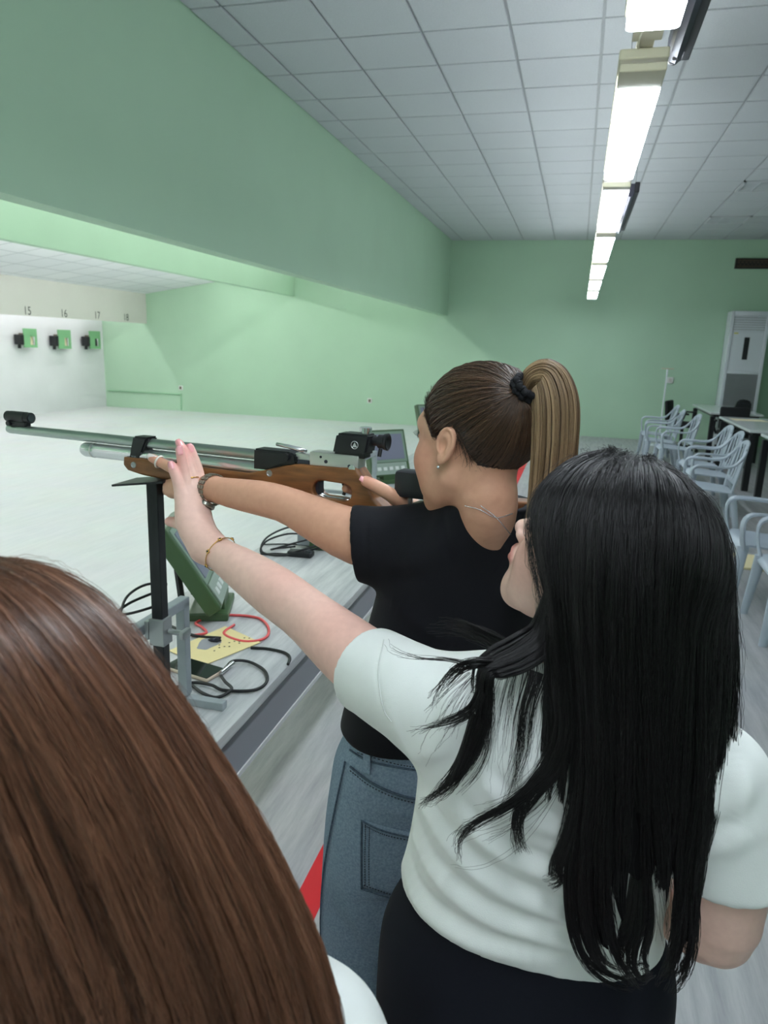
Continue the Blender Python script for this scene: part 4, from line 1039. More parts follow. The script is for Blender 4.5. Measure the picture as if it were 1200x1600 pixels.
class Head:
    """a head frame: c centre between the ears, f forward, l left, u up (unit), s scale"""
    def __init__(self, c, f, pitch=0.0, roll=0.0, s=1.0):
        f = np.array([f[0], f[1], 0.0]); f /= np.linalg.norm(f); z = np.array([0, 0, 1.0]); l = np.cross(z, f)
        self.f = f * math.cos(pitch) + z * math.sin(pitch); u = z * math.cos(pitch) - f * math.sin(pitch)
        self.l = l * math.cos(roll) + u * math.sin(roll); self.u = u * math.cos(roll) - l * math.sin(roll)
        self.c = np.asarray(c, float); self.s = s
        self.R = np.stack([self.f, self.l, self.u]).astype(np.float32)
    def loc(self, P): return ((P - self.c.astype(np.float32)) @ self.R.T) / self.s
    def w(self, f, l, u): return self.c + (self.f * f + self.l * l + self.u * u) * self.s
    def sdf(self, P):
        q = self.loc(P).astype(np.float32); a = q.copy(); a[:, 1] = np.abs(a[:, 1])
        d = ell(q, (-.012, 0, .030), (.097, .075, .082))
        d = smin(d, ell(q, (.032, 0, -.020), (.056, .060, .080)), .03)
        d = smin(d, cone(a, (.000, .050, -.055), (.062, .014, -.103), .017, .015), .022)
        d = smin(d, ell(q, (.062, 0, -.098), (.023, .024, .018)), .03)
        d = smin(d, ell(q, (.050, 0, -.080), (.036, .036, .030)), .02)
        d = smin(d, ell(a, (.036, .040, -.055), (.036, .022, .040)), .022)
        d = smin(d, ell(a, (.053, .036, -.032), (.027, .026, .026)), .022)
        d = smin(d, cone(a, (.080, .006, .022), (.066, .044, .024), .011, .010), .018)
        d = smax(d, -ell(a, (.094, .031, .001), (.016, .019, .012)), .010)
        d = smin(d, ell(a, (.0725, .031, -.001), (.0125, .0145, .0125)), .004)
        d = smin(d, cone(a, (.079, .018, .0055), (.077, .044, .003), .0034, .0028), .004)
        d = smin(d, cone(q, (.085, 0, .010), (.107, 0, -.032), .0075, .0085), .010)
        d = smin(d, ell(q, (.108, 0, -.035), (.0105, .010, .0095)), .007)
        d = smin(d, ell(a, (.098, .0115, -.039), (.010, .0065, .0065)), .005)
        d = smin(d, ell(q, (.085, 0, -.062), (.016, .026, .018)), .012)
        d = smin(d, chain(a, [(.1005, 0, -.0605), (.0985, .009, -.0605), (.0885, .0235, -.0660)], [.0048, .0048, .0022]), .004)
        d = smin(d, chain(a, [(.0985, 0, -.0720), (.0960, .010, -.0715), (.0885, .0225, -.0670)], [.0058, .0052, .0022]), .004)
        # ears
        e = a - np.array([-.016, .0755, -.004], np.float32)
        ca, sa = math.cos(.22), math.sin(.22); ct, st = math.cos(.18), math.sin(.18)
        ex, ey, ez = e[:, 0] * ca + e[:, 1] * sa, -e[:, 0] * sa + e[:, 1] * ca, e[:, 2]
        ex, ez = ex * ct + ez * st, -ex * st + ez * ct
        E = np.stack([ex, ey, ez], 1)
        E = E * 1.16
        de = ell(E, (0, .002, 0), (.0175, .0055, .0295))
        de = smax(de, -ell(E, (.004, .0105, -.003), (.0105, .0095, .0150)), .002)
        th = np.linspace(-0.5, 4.3, 13)
        de = smin(de, chain(E, [(.0155 * math.cos(t) * (1 if math.sin(t) > -.2 else .8), .0055, .0275 * math.sin(t)) for t in th], [.0034] * 13), .002)
        de = smin(de, chain(E, [(-.004, .0045, .014), (-.0065, .0050, .002), (-.003, .0045, -.012)], [.0024] * 3), .002)
        de = smin(de, ell(E, (.004, .003, -.0265), (.0085, .0042, .0085)), .005)
        de = smin(de, ell(E, (.014, .004, -.006), (.0035, .004, .006)), .003)
        d = smin(d, de / 1.16, .006)
        return d * self.s
    HL = np.array([[-.2, -.075], [-.085, -.072], [-.060, -.058], [-.046, -.02], [-.036, .010], [-.018, .032], [-.002, .032], [.012, .004], [.022, .003], [.034, .022], [.050, .040], [.066, .062], [.075, .078], [.2, .085]])
    def hairy(self, P):
        q = self.loc(P); return q[:, 2] > np.interp(q[:, 0], self.HL[:, 0], self.HL[:, 1])
    def colour(self, V, skin, hair=None, lip=(190, 104, 100), brow=(70, 50, 40)):
        q = self.loc(V.astype(np.float32)); n = len(V); C = np.tile(np.array(lin(skin)), (n, 1)); a = q.copy(); a[:, 1] = np.abs(a[:, 1])
        near = (np.abs(q) < .14).all(1)
        def blend(d, r, col, k=1.0):
            w = (np.clip(1 - d / r, 0, 1) ** .7 * k * near)[:, None]; C[:] = C * (1 - w) + np.array(lin(col)) * w
        lips = np.minimum(chain(a, [(.1025, 0, -.0605), (.0995, .009, -.0605), (.090, .0220, -.0660)], [0.] * 3), chain(a, [(.101, 0, -.0722), (.0975, .010, -.0715), (.090, .021, -.0670)], [0.] * 3))
        blend(np.maximum(lips - .004, 0), .005, lip, .85)
        blend(np.maximum(chain(a, [(.094, .014, .022), (.091, .030, .0265), (.078, .048, .020)], [0.] * 3) - .002, 0), .004, brow, .8)
        blend(np.maximum(ell(a, (.06, .045, -.03), (.02, .02, .02)), 0), .03, (215, 120, 105), .25)
        eb = np.sqrt(((a - np.array([.0845, .031, -.001])) / np.array([.006, .0105, .0042])) ** 2 @ np.ones(3))
        C[(eb < 1) & near] = lin((225, 222, 218)); ir = np.hypot(a[:, 1] - .031, a[:, 2] + .001)
        C[(eb < 1) & near & (ir < .0052)] = lin((60, 40, 28))
        if hair is not None:
            h = self.hairy(V) & (q[:, 2] < .16) & (np.abs(q[:, 1]) < .0755 + .0 * q[:, 0]) & (q[:, 0] < .12) & near & (ell(q.astype(np.float32), (-.012, 0, .030), (.097, .075, .082)) < .004)
            C[h] = lin(hair)
        return C

def lashes(name, hd, parent, side):
    bm = B()
    for k in range(13):
        t = k / 12; l = side * (.017 + .028 * t); f0 = .0865 - .0085 * t ** 1.6; u0 = .0050 - .010 * (t - .4) ** 2
        tube(bm, [hd.w(f0, l, u0), hd.w(f0 + .006, l + side * .002 * t, u0 + .002), hd.w(f0 + .0095, l + side * .0045 * t, u0 + .0065)], [.00055, .0004, .0002], 5)
    o = obj(name, bm, MATS['lash_black'], parent); o['kind'] = 'stuff'; return o
mat('lash_black', (16, 13, 12), rough=0.6)

def vnormals(V, F):
    n = np.cross(V[F[:, 2]] - V[F[:, 0]], V[F[:, 3]] - V[F[:, 1]]); N = np.zeros_like(V)
    for k in range(4):
        for j in range(3): N[:, j] += np.bincount(F[:, k], n[:, j], len(V))
    return N / np.maximum(np.linalg.norm(N, axis=1, keepdims=True), 1e-12)

def add_folds(V, F, folds, noise=0.0, nscale=3.0, seed=0):
    """folds: (pixel polyline, height, width); ridges (+) or valleys (-) laid on the surface the photo shows"""
    bvh = bvh_of(V, F); N = vnormals(V, F); H = np.zeros(len(V))
    for line, h, w in folds:
        pts = spline(np.array(line, float), max(8, 4 * len(line))); Q = [hit(bvh, *p) for p in pts]; Q = [q for q in Q if q is not None]
        if len(Q) < 2: continue
        Q = np.array(Q, np.float32); d = np.full(len(V), 1e3); m = ((V > Q.min(0) - 4 * w) & (V < Q.max(0) + 4 * w)).all(1)
        t = np.linspace(0, 1, len(Q)); prof = np.sin(np.clip(t, .04, .96) * math.pi) ** .6
        P = V[m].astype(np.float32); best = np.full(len(P), 1e3, np.float32); amp = np.zeros(len(P))
        for i in range(len(Q) - 1):
            if np.linalg.norm(Q[i + 1] - Q[i]) > .06: continue
            e = cone(P, Q[i], Q[i + 1], 0, 0); c = e < best; best[c] = e[c]; amp[c] = prof[i]
        H[m] += h * amp * np.exp(-(best / w) ** 2)
    if noise: H += noise * vnoise(V * nscale, seed)
    return V + N * H[:, None]

def nails(name, pts, r, colour, parent):
    """pts: (tip point, finger direction, outward normal)"""
    for p, d, n in pts:
        d = Vector(d).normalized(); n = Vector(n); n = (n - d * n.dot(d)).normalized(); x = d.cross(n)
        V = []; F = []; m, k = 7, 7
        for i in range(m):
            for j in range(k):
                a, b = i / (m - 1) * 2 - 1, j / (k - 1) * 2 - 1
                wd = 1 - .25 * max(0, a) ** 3
                V.append(Vector(p) + d * (a * r * 1.25) + x * (b * r * .85 * wd) + n * (r * .12 - .42 * r * b * b))
        for i in range(m - 1):
            for j in range(k - 1): F.append((i * k + j, (i + 1) * k + j, (i + 1) * k + j + 1, i * k + j + 1))
        o = obj(name, (V, F), colour, parent, smooth=True); md = o.modifiers.new('s', 'SOLIDIFY'); md.thickness = .0006; md.offset = 1

def ring_on(center, axis, r, tube_r, n=40, oval=1.0, up=None):
    x, y, d = frame_of(axis)
    return [Vector(center) + x * (r * math.cos(a)) + y * (r * oval * math.sin(a)) for a in np.linspace(0, 2 * math.pi, n, endpoint=False)]

def C_(px, py, Y, r): return (*at(px, py, Y), r)
M_TEEW = mat('white_cotton_tee', (228, 232, 228), rough=0.8, var=0.012, scale=30, bump=0.12, bscale=900, sheen=0.2, spec=0.2)
M_TEEB = mat('black_cotton_tee', (21, 22, 27), rough=0.85, var=0.08, scale=300, bump=0.15, bscale=900, sheen=0.05, spec=0.2)
M_DENIM = mat('washed_denim', (122, 142, 162), rgb2=(154, 172, 190), scale=260, rough=0.85, bump=0.25, bscale=700, spec=0.15, detail=6)
M_DENIMD = mat('denim_seam_dark', (72, 88, 106), rgb2=(104, 120, 134), scale=200, rough=0.85, spec=0.15)
M_STITCH = mat('denim_stitch', (44, 50, 60), rough=0.8)
M_NAVY = mat('dark_navy_trousers', (22, 24, 33), rough=0.85, var=0.06, scale=200, bump=0.1, bscale=800, spec=0.2)
M_SHOE = mat('white_trainer', (220, 220, 216), rough=0.6)
M_SOLE = mat('trainer_sole', (190, 190, 186), rough=0.7)
def shoe(name, x, y, ang, parent):
    V_, F_ = sdf_mesh(lambda P: smin(smin(ell(P, (.05, 0, .035), (.13, .042, .035)), ell(P, (-.05, 0, .055), (.07, .038, .055)), .03), 0 * P[:, 0] + 9, .001), (-.16, -.06, 0), (.2, .06, .13), .007)
    V_[:, 2] = np.maximum(V_[:, 2], .012)
    R = np.array([[math.cos(ang), -math.sin(ang)], [math.sin(ang), math.cos(ang)]]); V_[:, :2] = V_[:, :2] @ R.T + (x, y)
    o = npmesh(name, V_, F_, M_SHOE, parent)
    bm = B(); prism(bm, [(.18 * math.cos(a) * (1 if math.cos(a) > 0 else .68), .045 * math.sin(a)) for a in np.linspace(0, 6.28, 20, endpoint=False)], (x, y, .008), (math.cos(ang), math.sin(ang), 0), (-math.sin(ang), math.cos(ang), 0), (0, 0, 1), .016); obj('sole', bm, M_SOLE, o)

# ------------------------------------------------------------------ the shooter
S_SKIN = (214, 164, 136)
hS = Head(at(742, 688, 1.085), (-.815, .58), pitch=-.05, roll=.04, s=1.0)
wristS = at(322, 764, 1.165)
S_armL = [C_(655, 850, 1.14, .046), C_(600, 846, 1.13, .049), C_(555, 838, 1.125, .0475), C_(500, 814, 1.13, .040), C_(450, 790, 1.135, .0325), C_(410, 779, 1.14, .0315), C_(365, 771, 1.15, .0275), C_(328, 763, 1.165, .0225)]
S_palm = [C_(328, 763, 1.165, .0225), C_(300, 762, 1.195, .0235), C_(272, 762, 1.225, .022)]
S_thumb = [C_(306, 752, 1.178, .014), C_(278, 736, 1.192, .0115), C_(254, 724, 1.199, .0098), C_(238, 716, 1.203, .0086)]
S_fing = [[C_(268 + 14 * k, 768, 1.24, .0105), C_(256 + 14 * k, 764, 1.275, .0098), C_(250 + 14 * k, 742, 1.293, .0092), C_(250 + 14 * k, 722, 1.290, .0085)] for k in range(4)]
S_handR = [[C_(640, 800, 1.20, .026), C_(612, 800, 1.215, .026), C_(596, 806, 1.215, .024)]]
S_thR = [C_(640, 794, 1.185, .016), C_(612, 774, 1.150, .0125), C_(588, 760, 1.143, .0112), C_(572, 752, 1.142, .0095)]
S_ixR = [C_(598, 792, 1.222, .011), C_(570, 774, 1.222, .0095), C_(548, 765, 1.205, .0088), C_(541, 763, 1.180, .0082)]
S_fR = [[C_(592, 805 + 22 * k, 1.225, .0105), C_(564, 806 + 22 * k, 1.222, .0098), C_(553, 808 + 22 * k, 1.190, .0094), C_(566, 810 + 22 * k, 1.150, .0088)] for k in range(3)]
elbR = np.array([.03, 1.40, 1.08])
S_armR = [(.005, 1.285, 1.255, .055), (.025, 1.35, 1.16, .045), (*elbR, .036), (-.10, 1.33, 1.16, .031), (*at(640, 802, 1.205), .024)]
S_neck = [(*hS.w(-.020, 0, -.045), .049), (*hS.w(-.030, -.004, -.095), .0455), (-.122, 1.112, 1.295, .046), (-.112, 1.140, 1.25, .052)]
S_yaw = .657
S_core = [(.70, -.205, 1.20, .150, .105), (.85, -.205, 1.20, .145, .105), (.97, -.20, 1.20, .132, .095), (1.08, -.175, 1.20, .138, .098), (1.18, -.145, 1.20, .148, .095), (1.25, -.125, 1.180, .140, .070), (1.28, -.118, 1.155, .095, .055)]
def S_arms(P):
    d = limb(P, S_armL, 16); h = limb(P, S_palm, 8)
    h = smin(h, limb(P, S_thumb, 9), .008)
    for f in S_fing: h = smin(h, limb(P, f, 8), .006)
    return smin(d, h, .014)
def S_right(P):
    d = limb(P, S_armR, 14); d = smin(d, limb(P, S_handR[0], 6), .012); d = smin(d, limb(P, S_thR, 9), .008); d = smin(d, limb(P, S_ixR, 9), .005)
    for f in S_fR: d = smin(d, limb(P, f, 8), .005)
    return d
S_legs = [[(-.285, 1.14, .80, .085), (-.300, 1.15, .50, .062), (-.31, 1.16, .28, .050), (-.315, 1.16, .06, .036)], [(-.135, 1.255, .80, .085), (-.09, 1.28, .50, .062), (-.06, 1.30, .28, .050), (-.05, 1.31, .06, .036)]]
def S_body(P):
    d = zloft(P, S_core, S_yaw); d = smin(d, limb(P, S_neck, 8), .03)
    for l in S_legs: d = smin(d, limb(P, l, 8), .03)
    d = smin(d, limb(P, S_armL[:3], 5), .02); return smin(d, limb(P, S_armR[:3], 6), .02)
def S_headf(P): return smin(hS.sdf(P), limb(P, S_neck[:3], 7), .022)
parts = [sdf_mesh(S_headf, hS.c - (.16, .15, .17), hS.c + (.15, .16, .14), .0020)]
_a = np.array([q[:3] for q in S_armL + S_thumb + S_palm + sum(S_fing, [])]); parts.append(sdf_mesh(S_arms, _a.min(0) - .07, _a.max(0) + .07, .0026))
parts.append(sdf_mesh(S_right, (-.45, 1.10, 1.02), (.09, 1.46, 1.36), .0032))
parts.append(sdf_mesh(S_body, (-.45, 1.0, .02), (.14, 1.48, 1.33), .012))
Vb, Fb = merge(parts)
colS = hS.colour(Vb, S_SKIN, hair=(38, 27, 22), lip=(196, 112, 104))
for (px, py, Y) in ((238, 716, 1.198), (572, 751, 1.137)):
    d = np.linalg.norm(Vb - at(px, py, Y), axis=1); w = np.clip(1 - d / .03, 0, 1)[:, None] * .35; colS = colS * (1 - w) + np.array(lin((226, 140, 124))) * w
shooter = npmesh('person', Vb, Fb, M_SKIN, None, colS)
tag(shooter, 'shooter in black tee and blue jeans with ponytail aiming the rifle', 'person')
M_NAILW = mat('white_nail_polish', (238, 228, 222), rough=0.2, coat=0.4); M_NAILP = mat('pink_nail', (244, 172, 174), rough=0.15, coat=0.4)
nails('thumbnail', [(at(236, 714.5, 1.196), at(232, 713, 1.2) - at(250, 721, 1.198), (-.05, -1, .3))], .0075, M_NAILW, shooter)
nails('thumbnail', [(at(570, 749.5, 1.136), at(570, 750, 1.14) - at(588, 760, 1.143), (0, -.75, .75))], .007, M_NAILP, shooter)
lashes('eyelashes', hS, shooter, 1); lashes('eyelashes', hS, shooter, -1)
# ring-like band by the thumb
bm = B(); tube(bm, ring_on(at(249, 721.5, 1.2), at(238, 716, 1.203) - at(254, 724, 1.199), .0112, .001, 30), .0022, 8, closed=True); obj('thumb_ring', bm, mat('pearl_ring', (235, 232, 220), rough=0.2, metal=0.3), shooter, smooth=True)
# earring
p = hS.w(-.008, .083, -.037)
bm = B(); bmesh.ops.create_uvsphere(bm, u_segments=10, v_segments=8, radius=.0026); bmesh.ops.translate(bm, vec=Vector(p), verts=bm.verts); obj('ear_stud', bm, mat('silver_jewel', (225, 228, 232), rough=0.1, metal=1.0), shooter, smooth=True)
# tee
S_tee = [(.80, -.215, 1.20, .172, .128), (.90, -.212, 1.20, .166, .120), (1.00, -.195, 1.20, .158, .113), (1.10, -.170, 1.20, .160, .114), (1.19, -.145, 1.20, .166, .112), (1.25, -.130, 1.182, .160, .100), (1.295, -.122, 1.152, .122, .086), (1.342, -.120, 1.122, .080, .072)]
slL = [C_(700, 846, 1.165, .072), C_(640, 852, 1.14, .070), C_(590, 852, 1.128, .066), C_(540, 848, 1.120, .066)]
hemc = np.array(at(555, 856, 1.122)); hemn = np.array(at(540, 852, 1.122)) - np.array(at(640, 846, 1.14)); hemn /= np.linalg.norm(hemn)
slR = [(-.02, 1.27, 1.25, .07), (.015, 1.33, 1.18, .066), (.028, 1.375, 1.12, .064)]
neckS = np.array([-.120, 1.118, 1.338]); neckn = np.array([-.22, .12, .97]); neckn /= np.linalg.norm(neckn)
def tee_sdf(P, secs, yaw, sleeves, hems, hemz, nk, nkn, nkr, blend=.035):
    d = zloft(P, secs, yaw)
    for s_ in sleeves: d = smin(d, limb(P, s_, 7), blend)
    inner = d + .010
    op = None
    for (c, n, br) in hems:
        q = P - c.astype(np.float32); t = q @ n.astype(np.float32); rr = np.sqrt(np.maximum((q * q).sum(1) - t * t, 0))
        pl = np.where(rr < br, t, -1.0)
        d = smax(d, pl, .006); inn = np.maximum(inner, np.where(rr < br, -t - .05, 1.0)); op = inn if op is None else np.minimum(op, inn)
    zz = P[:, 2] - (hemz[0] + hemz[1] * P[:, 0] + hemz[2] * P[:, 1])
    d = smax(d, -zz, .006); inn = np.maximum(inner, zz - .05); op = np.minimum(op, inn)
    q = P - nk.astype(np.float32); t = q @ nkn.astype(np.float32); rr = np.sqrt(np.maximum((q * q).sum(1) - t * t, 0))
    hole = np.maximum(rr - nkr, np.abs(t - .05) - .075)
    d = np.maximum(d, -np.minimum(op, hole))
    return d
fS = lambda P: tee_sdf(P, S_tee, S_yaw, [slL, slR], [(hemc, hemn, .11), (np.array(slR[-1][:3]), np.array([.1, .55, -.6]) / .82, .09)], (.895, .03, 0), neckS, neckn, .0575)
Vt, Ft = sdf_mesh(fS, (-.46, .98, .79), (.14, 1.50, 1.36), .0036, margin=3.0)
Vt = relax(Vt, Ft, 4, .5)
Vt = add_folds(Vt, Ft, [([(690, 792), (694, 830), (704, 880)], -.004, .009), ([(735, 800), (770, 850), (830, 890)], -.004, .012), ([(760, 880), (800, 900), (840, 905)], .005, .014), ([(600, 900), (640, 905), (680, 895)], -.004, .012), ([(600, 930), (660, 980), (720, 1010)], .004, .015), ([(575, 800), (572, 850), (577, 912)], -.0015, .004), ([(650, 800), (640, 850), (650, 905)], .004, .016)], .0025, 2.2, 3)
teeS = npmesh('t_shirt', Vt, Ft, M_TEEB, shooter); teeS['label'] = 'black crew neck t-shirt'
# necklaces
S_bv = bvh_of(Vb, Fb)
def necklace(name, line, r, m, parent, step=.0032):
    Q = [hit(S_bv, *p, off=.0012) for p in spline(np.array(line, float), 60)]; Q = [q for q in Q if q is not None]
    bm = B(); tube(bm, Q, r, 6); 
    for q in Q[::2]:
        t = bmesh.new(); bmesh.ops.create_icosphere(t, subdivisions=1, radius=r * 1.9); bmesh.ops.translate(t, vec=Vector(q), verts=t.verts); me = bpy.data.meshes.new('t'); t.to_mesh(me); t.free(); bm.from_mesh(me); bpy.data.meshes.remove(me)
    obj(name, bm, m, parent, smooth=True)
necklace('necklace', [(728, 790), (750, 796), (775, 808), (800, 802)], .0006, MATS['silver_jewel'], shooter); necklace('necklace', [(752, 790), (775, 808), (795, 832), (803, 842)], .0006, MATS['silver_jewel'], shooter)
# jeans
S_jl = [[(-.275, 1.15, .80, .100), (-.292, 1.155, .62, .104), (-.302, 1.16, .45, .098), (-.306, 1.165, .25, .095), (-.306, 1.165, .05, .098)], [(-.13, 1.265, .80, .100), (-.10, 1.28, .62, .104), (-.075, 1.295, .45, .098), (-.06, 1.305, .25, .095), (-.055, 1.31, .05, .098)]]
def jeans(P):
    d = zloft(P, [(.62, -.205, 1.205, .172, .125), (.70, -.205, 1.205, .178, .132), (.78, -.207, 1.203, .168, .125), (.84, -.208, 1.20, .160, .118), (.93, -.208, 1.20, .146, .104)], S_yaw)
    for l in S_jl: d = smin(d, limb(P, l, 10), .03)
    d = np.maximum(d, .035 - P[:, 2])
    return d
Vj, Fj = sdf_mesh(jeans, (-.46, 1.0, .03), (.10, 1.46, .91), .006)
Vj = relax(Vj, Fj, 2, .5)
Vj = add_folds(Vj, Fj, [([(520, 1300), (560, 1440), (600, 1480)], .004, .02), ([(505, 1400), (540, 1450), (570, 1490)], -.004, .015), ([(560, 1215), (600, 1260), (640, 1275)], .003, .015)], .002, 3, 5)
jn = npmesh('jeans', Vj, Fj, M_DENIM, shooter); jn['label'] = 'washed blue jeans'
bj = bvh_of(Vj, Fj)
def surf_line(bv, line, n=40, off=.001):
    Q = [hit(bv, *p, off=off) for p in spline(np.array(line, float), n)]; return [q for q in Q if q is not None]
def surf_patch(bv, corners, n, m, off):
    a, b, c, d = [np.array(p, float) for p in corners]; V = []; F = []
    for i in range(n):
        for j in range(m):
            s_, t_ = i / (n - 1), j / (m - 1); p = (a * (1 - s_) + b * s_) * (1 - t_) + (d * (1 - s_) + c * s_) * t_; q = hit(bv, *p, off=off); V.append(q)
    for i in range(n - 1):
        for j in range(m - 1):
            ids = (i * m + j, (i + 1) * m + j, (i + 1) * m + j + 1, i * m + j + 1)
            if all(V[k] is not None for k in ids): F.append(ids)
    V = [q if q is not None else np.zeros(3) for q in V]
    return V, F
def patch(name, corners, off, m_, parent, n=16, m=16, th=.002):
    o = obj(name, surf_patch(bj, corners, n, m, off), m_, parent, smooth=True); md = o.modifiers.new('s', 'SOLIDIFY'); md.thickness = th; md.offset = 0; return o
pk = patch('back_pocket', [(566, 1280), (672, 1308), (660, 1408), (566, 1386)], .0025, M_DENIM, jn)
def seam(name, line, r, m_, parent, off=.003):
    Q = surf_line(bj, line, 50, off)
    if len(Q) > 3: return obj(name, tube(B(), Q, r, 6), m_, parent, smooth=True)
def stitches(name, line, parent, n=26, off=.0035):
    Q = surf_line(bj, line, n * 2, off); bm = B()
    for i in range(0, len(Q) - 1, 2):
        if np.linalg.norm(Q[i] - Q[i + 1]) < .02: tube(bm, [Q[i], Q[i + 1]], .0009, 5)
    if len(bm.verts): 
        o = obj(name, bm, M_STITCH, parent); o['kind'] = 'stuff'
    else: bm.free()
for (l1, l2) in (([(566, 1280), (600, 1296), (650, 1308), (690, 1312)], 0), ([(567, 1280), (566, 1330), (566, 1386)], 0), ([(566, 1386), (620, 1402), (672, 1412)], 0)):
    seam('pocket_seam', l1, .0016, M_DENIMD, pk, .0045)
stitches('pocket_stitching', [(572, 1288), (610, 1304), (690, 1319)], pk, 30, .0055); stitches('pocket_stitching', [(573, 1286), (572, 1330), (572, 1380)], pk, 26, .0055); stitches('pocket_stitching', [(579, 1290), (578, 1330), (578, 1380)], pk, 26, .0055); stitches('pocket_stitching', [(570, 1380), (620, 1396), (672, 1405)], pk, 24, .0055)
seam('yoke_seam', [(549, 1198), (580, 1222), (620, 1240), (665, 1250), (720, 1255)], .0022, M_DENIMD, jn); stitches('yoke_stitching', [(549, 1204), (580, 1228), (620, 1246), (665, 1256), (720, 1261)], jn, 34)
seam('waistband_seam', [(548, 1172), (575, 1188), (620, 1198), (665, 1204), (720, 1208)], .0018, M_DENIMD, jn); stitches('waistband_stitching', [(560, 1176), (620, 1193), (665, 1199), (720, 1203)], jn, 30)
seam('side_seam', [(541, 1190), (522, 1280), (508, 1360), (503, 1430), (504, 1490)], .0018, M_DENIMD, jn)
patch('belt_loop', [(571, 1160), (582, 1162), (580, 1210), (570, 1207)], .005, M_DENIM, jn, 5, 12, .003)
shoe('shoe', -.31, 1.19, math.radians(115), shooter); shoe('shoe', -.05, 1.33, math.radians(95), shooter)

# watch
wd = np.array(at(300, 760, 1.19)) - np.array(at(345, 768, 1.155)); wd /= np.linalg.norm(wd); wc = np.array(at(332, 765, 1.162))
watch = bpy.data.objects.new('wrist_watch', None); watch.location = wc; link(watch, shooter); watch['label'] = 'steel bracelet watch on the left wrist'
M_WST = mat('watch_steel', (150, 152, 140), rough=0.3, metal=0.85)
x_, y_, d_ = frame_of(wd)
lk = None
for k in range(20):
    a = k * 2 * math.pi / 20; r = .0285; c = x_ * (r * math.cos(a)) + y_ * (r * math.sin(a))
    tang = -x_ * math.sin(a) + y_ * math.cos(a); out = x_ * math.cos(a) + y_ * math.sin(a); Rm = Matrix((tang, out, d_)).transposed()
    if lk is None:
        bm = B(); box(bm, (0, 0, 0), (.0072, .0035, .0055), .001); box(bm, (0, 0, .0055), (.0072, .003, .005), .001); box(bm, (0, 0, -.0055), (.0072, .003, .005), .001); o = obj('band_link', bm, M_WST, watch); lk = o.data
    else: o = link(bpy.data.objects.new('band_link', lk), watch)
    o.matrix_local = Matrix.Translation(c) @ Rm.to_4x4()
dn = Vector((-.1, -.55, -.83)); dn = (dn - d_ * dn.dot(d_)).normalized()
wcase = obj('watch_case', lathe(B(), dn * .0265, dn, [(0, .0155), (.002, .0172), (.007, .0172), (.009, .015)], 28), M_WST, watch, angle=40)
obj('dial', cyl(B(), dn * .0356, dn * .0360, .0135, n=24), M_BLK, wcase)

# hair of the shooter: slicked to a high ponytail
M_HAIR_S = hair_material('brown_hair', (30, 20, 15), (92, 68, 50), rough=0.34, spec=.5); M_TAIL = hair_material('ponytail_hair', (88, 66, 46), (172, 144, 110), rough=0.36)
cr = np.array([-.012, 0, .030]); rad = np.array([.097, .075, .082])
tie_w = at(820, 606, 1.005); tie_l = hS.loc(tie_w[None].astype(np.float32))[0].astype(float)
tie_l = tie_l - cr; tdir = tie_l / np.linalg.norm(tie_l)
r = np.random.default_rng(5); D = r.normal(size=(60000, 3)); D /= np.linalg.norm(D, axis=1, keepdims=True)
def surf_pt(d, off): return cr + d * (1 / np.sqrt(((d / rad) ** 2).sum(-1, keepdims=True)) + off)
pl = surf_pt(D, .001); hl = np.interp(pl[:, 0], Head.HL[:, 0], Head.HL[:, 1]); okm = (pl[:, 2] > hl + .001); D = D[okm]; pl = pl[okm]; edge = (pl[:, 2] - np.interp(pl[:, 0], Head.HL[:, 0], Head.HL[:, 1]))
pr = np.where(edge < .012, 1.0, .28); D = D[r.uniform(size=len(D)) < pr][:9000]
n, k = len(D), 13; t = np.linspace(0, 1, k)
ang = np.arccos(np.clip(D @ tdir, -1, 1))[:, None]; tt = t[None] * r.uniform(.9, 1.0, (n, 1))
sl = (np.sin((1 - tt) * ang)[..., None] * D[:, None] + np.sin(tt * ang)[..., None] * tdir) / np.maximum(np.sin(ang), 1e-4)[..., None]
sl /= np.linalg.norm(sl, axis=2, keepdims=True)
off = (r.uniform(.001, .0055, (n, 1)) + .005 * t[None] ** 2) * np.minimum(1, .25 + t[None] * 4); off[:, -1] *= .6
PL = cr + sl * (1 / np.sqrt(((sl / rad) ** 2).sum(-1, keepdims=True)) + off[..., None]); PL += r.normal(0, .0005, PL.shape)
PW = hS.c + PL @ np.stack([hS.f, hS.l, hS.u])
# mesh cap of combed hair under the strands
cap_parts = sdf_mesh(lambda P: np.maximum(ell(hS.loc(P), cr, rad + .0022), np.interp(hS.loc(P)[:, 0], Head.HL[:, 0], Head.HL[:, 1]) + .004 - hS.loc(P)[:, 2]), hS.c - .15, hS.c + .15, .004)
M_SHELL_S = mat('combed_brown_hair_base', (38, 27, 21), rough=0.5)
hairS = npmesh('hair', relax(*cap_parts, 2, .5), cap_parts[1], M_SHELL_S, shooter); hairS['label'] = 'brown hair combed back'
e1 = np.cross(tdir, [0, 1, 0]); e1 /= np.linalg.norm(e1); e2 = np.cross(tdir, e1); az = np.arctan2(D @ e2, D @ e1)
lk1 = np.random.default_rng(3).uniform(0, 1, 400); lockS = .5 * lk1[((az + 3.2) * 18).astype(int) % 400] + .5 * lk1[((az + 3.2) * 55).astype(int) % 400]
PW += (np.stack([hS.f, hS.l, hS.u])[2] * 0)
PW = PW + ((lockS - .5) * .0022)[:, None, None] * (PW - hS.w(*cr)) / np.linalg.norm(PW - hS.w(*cr), axis=2, keepdims=True)
hair_curves('hair_strands', PW, M_HAIR_S, hairS, .00048, .0004, lockS)
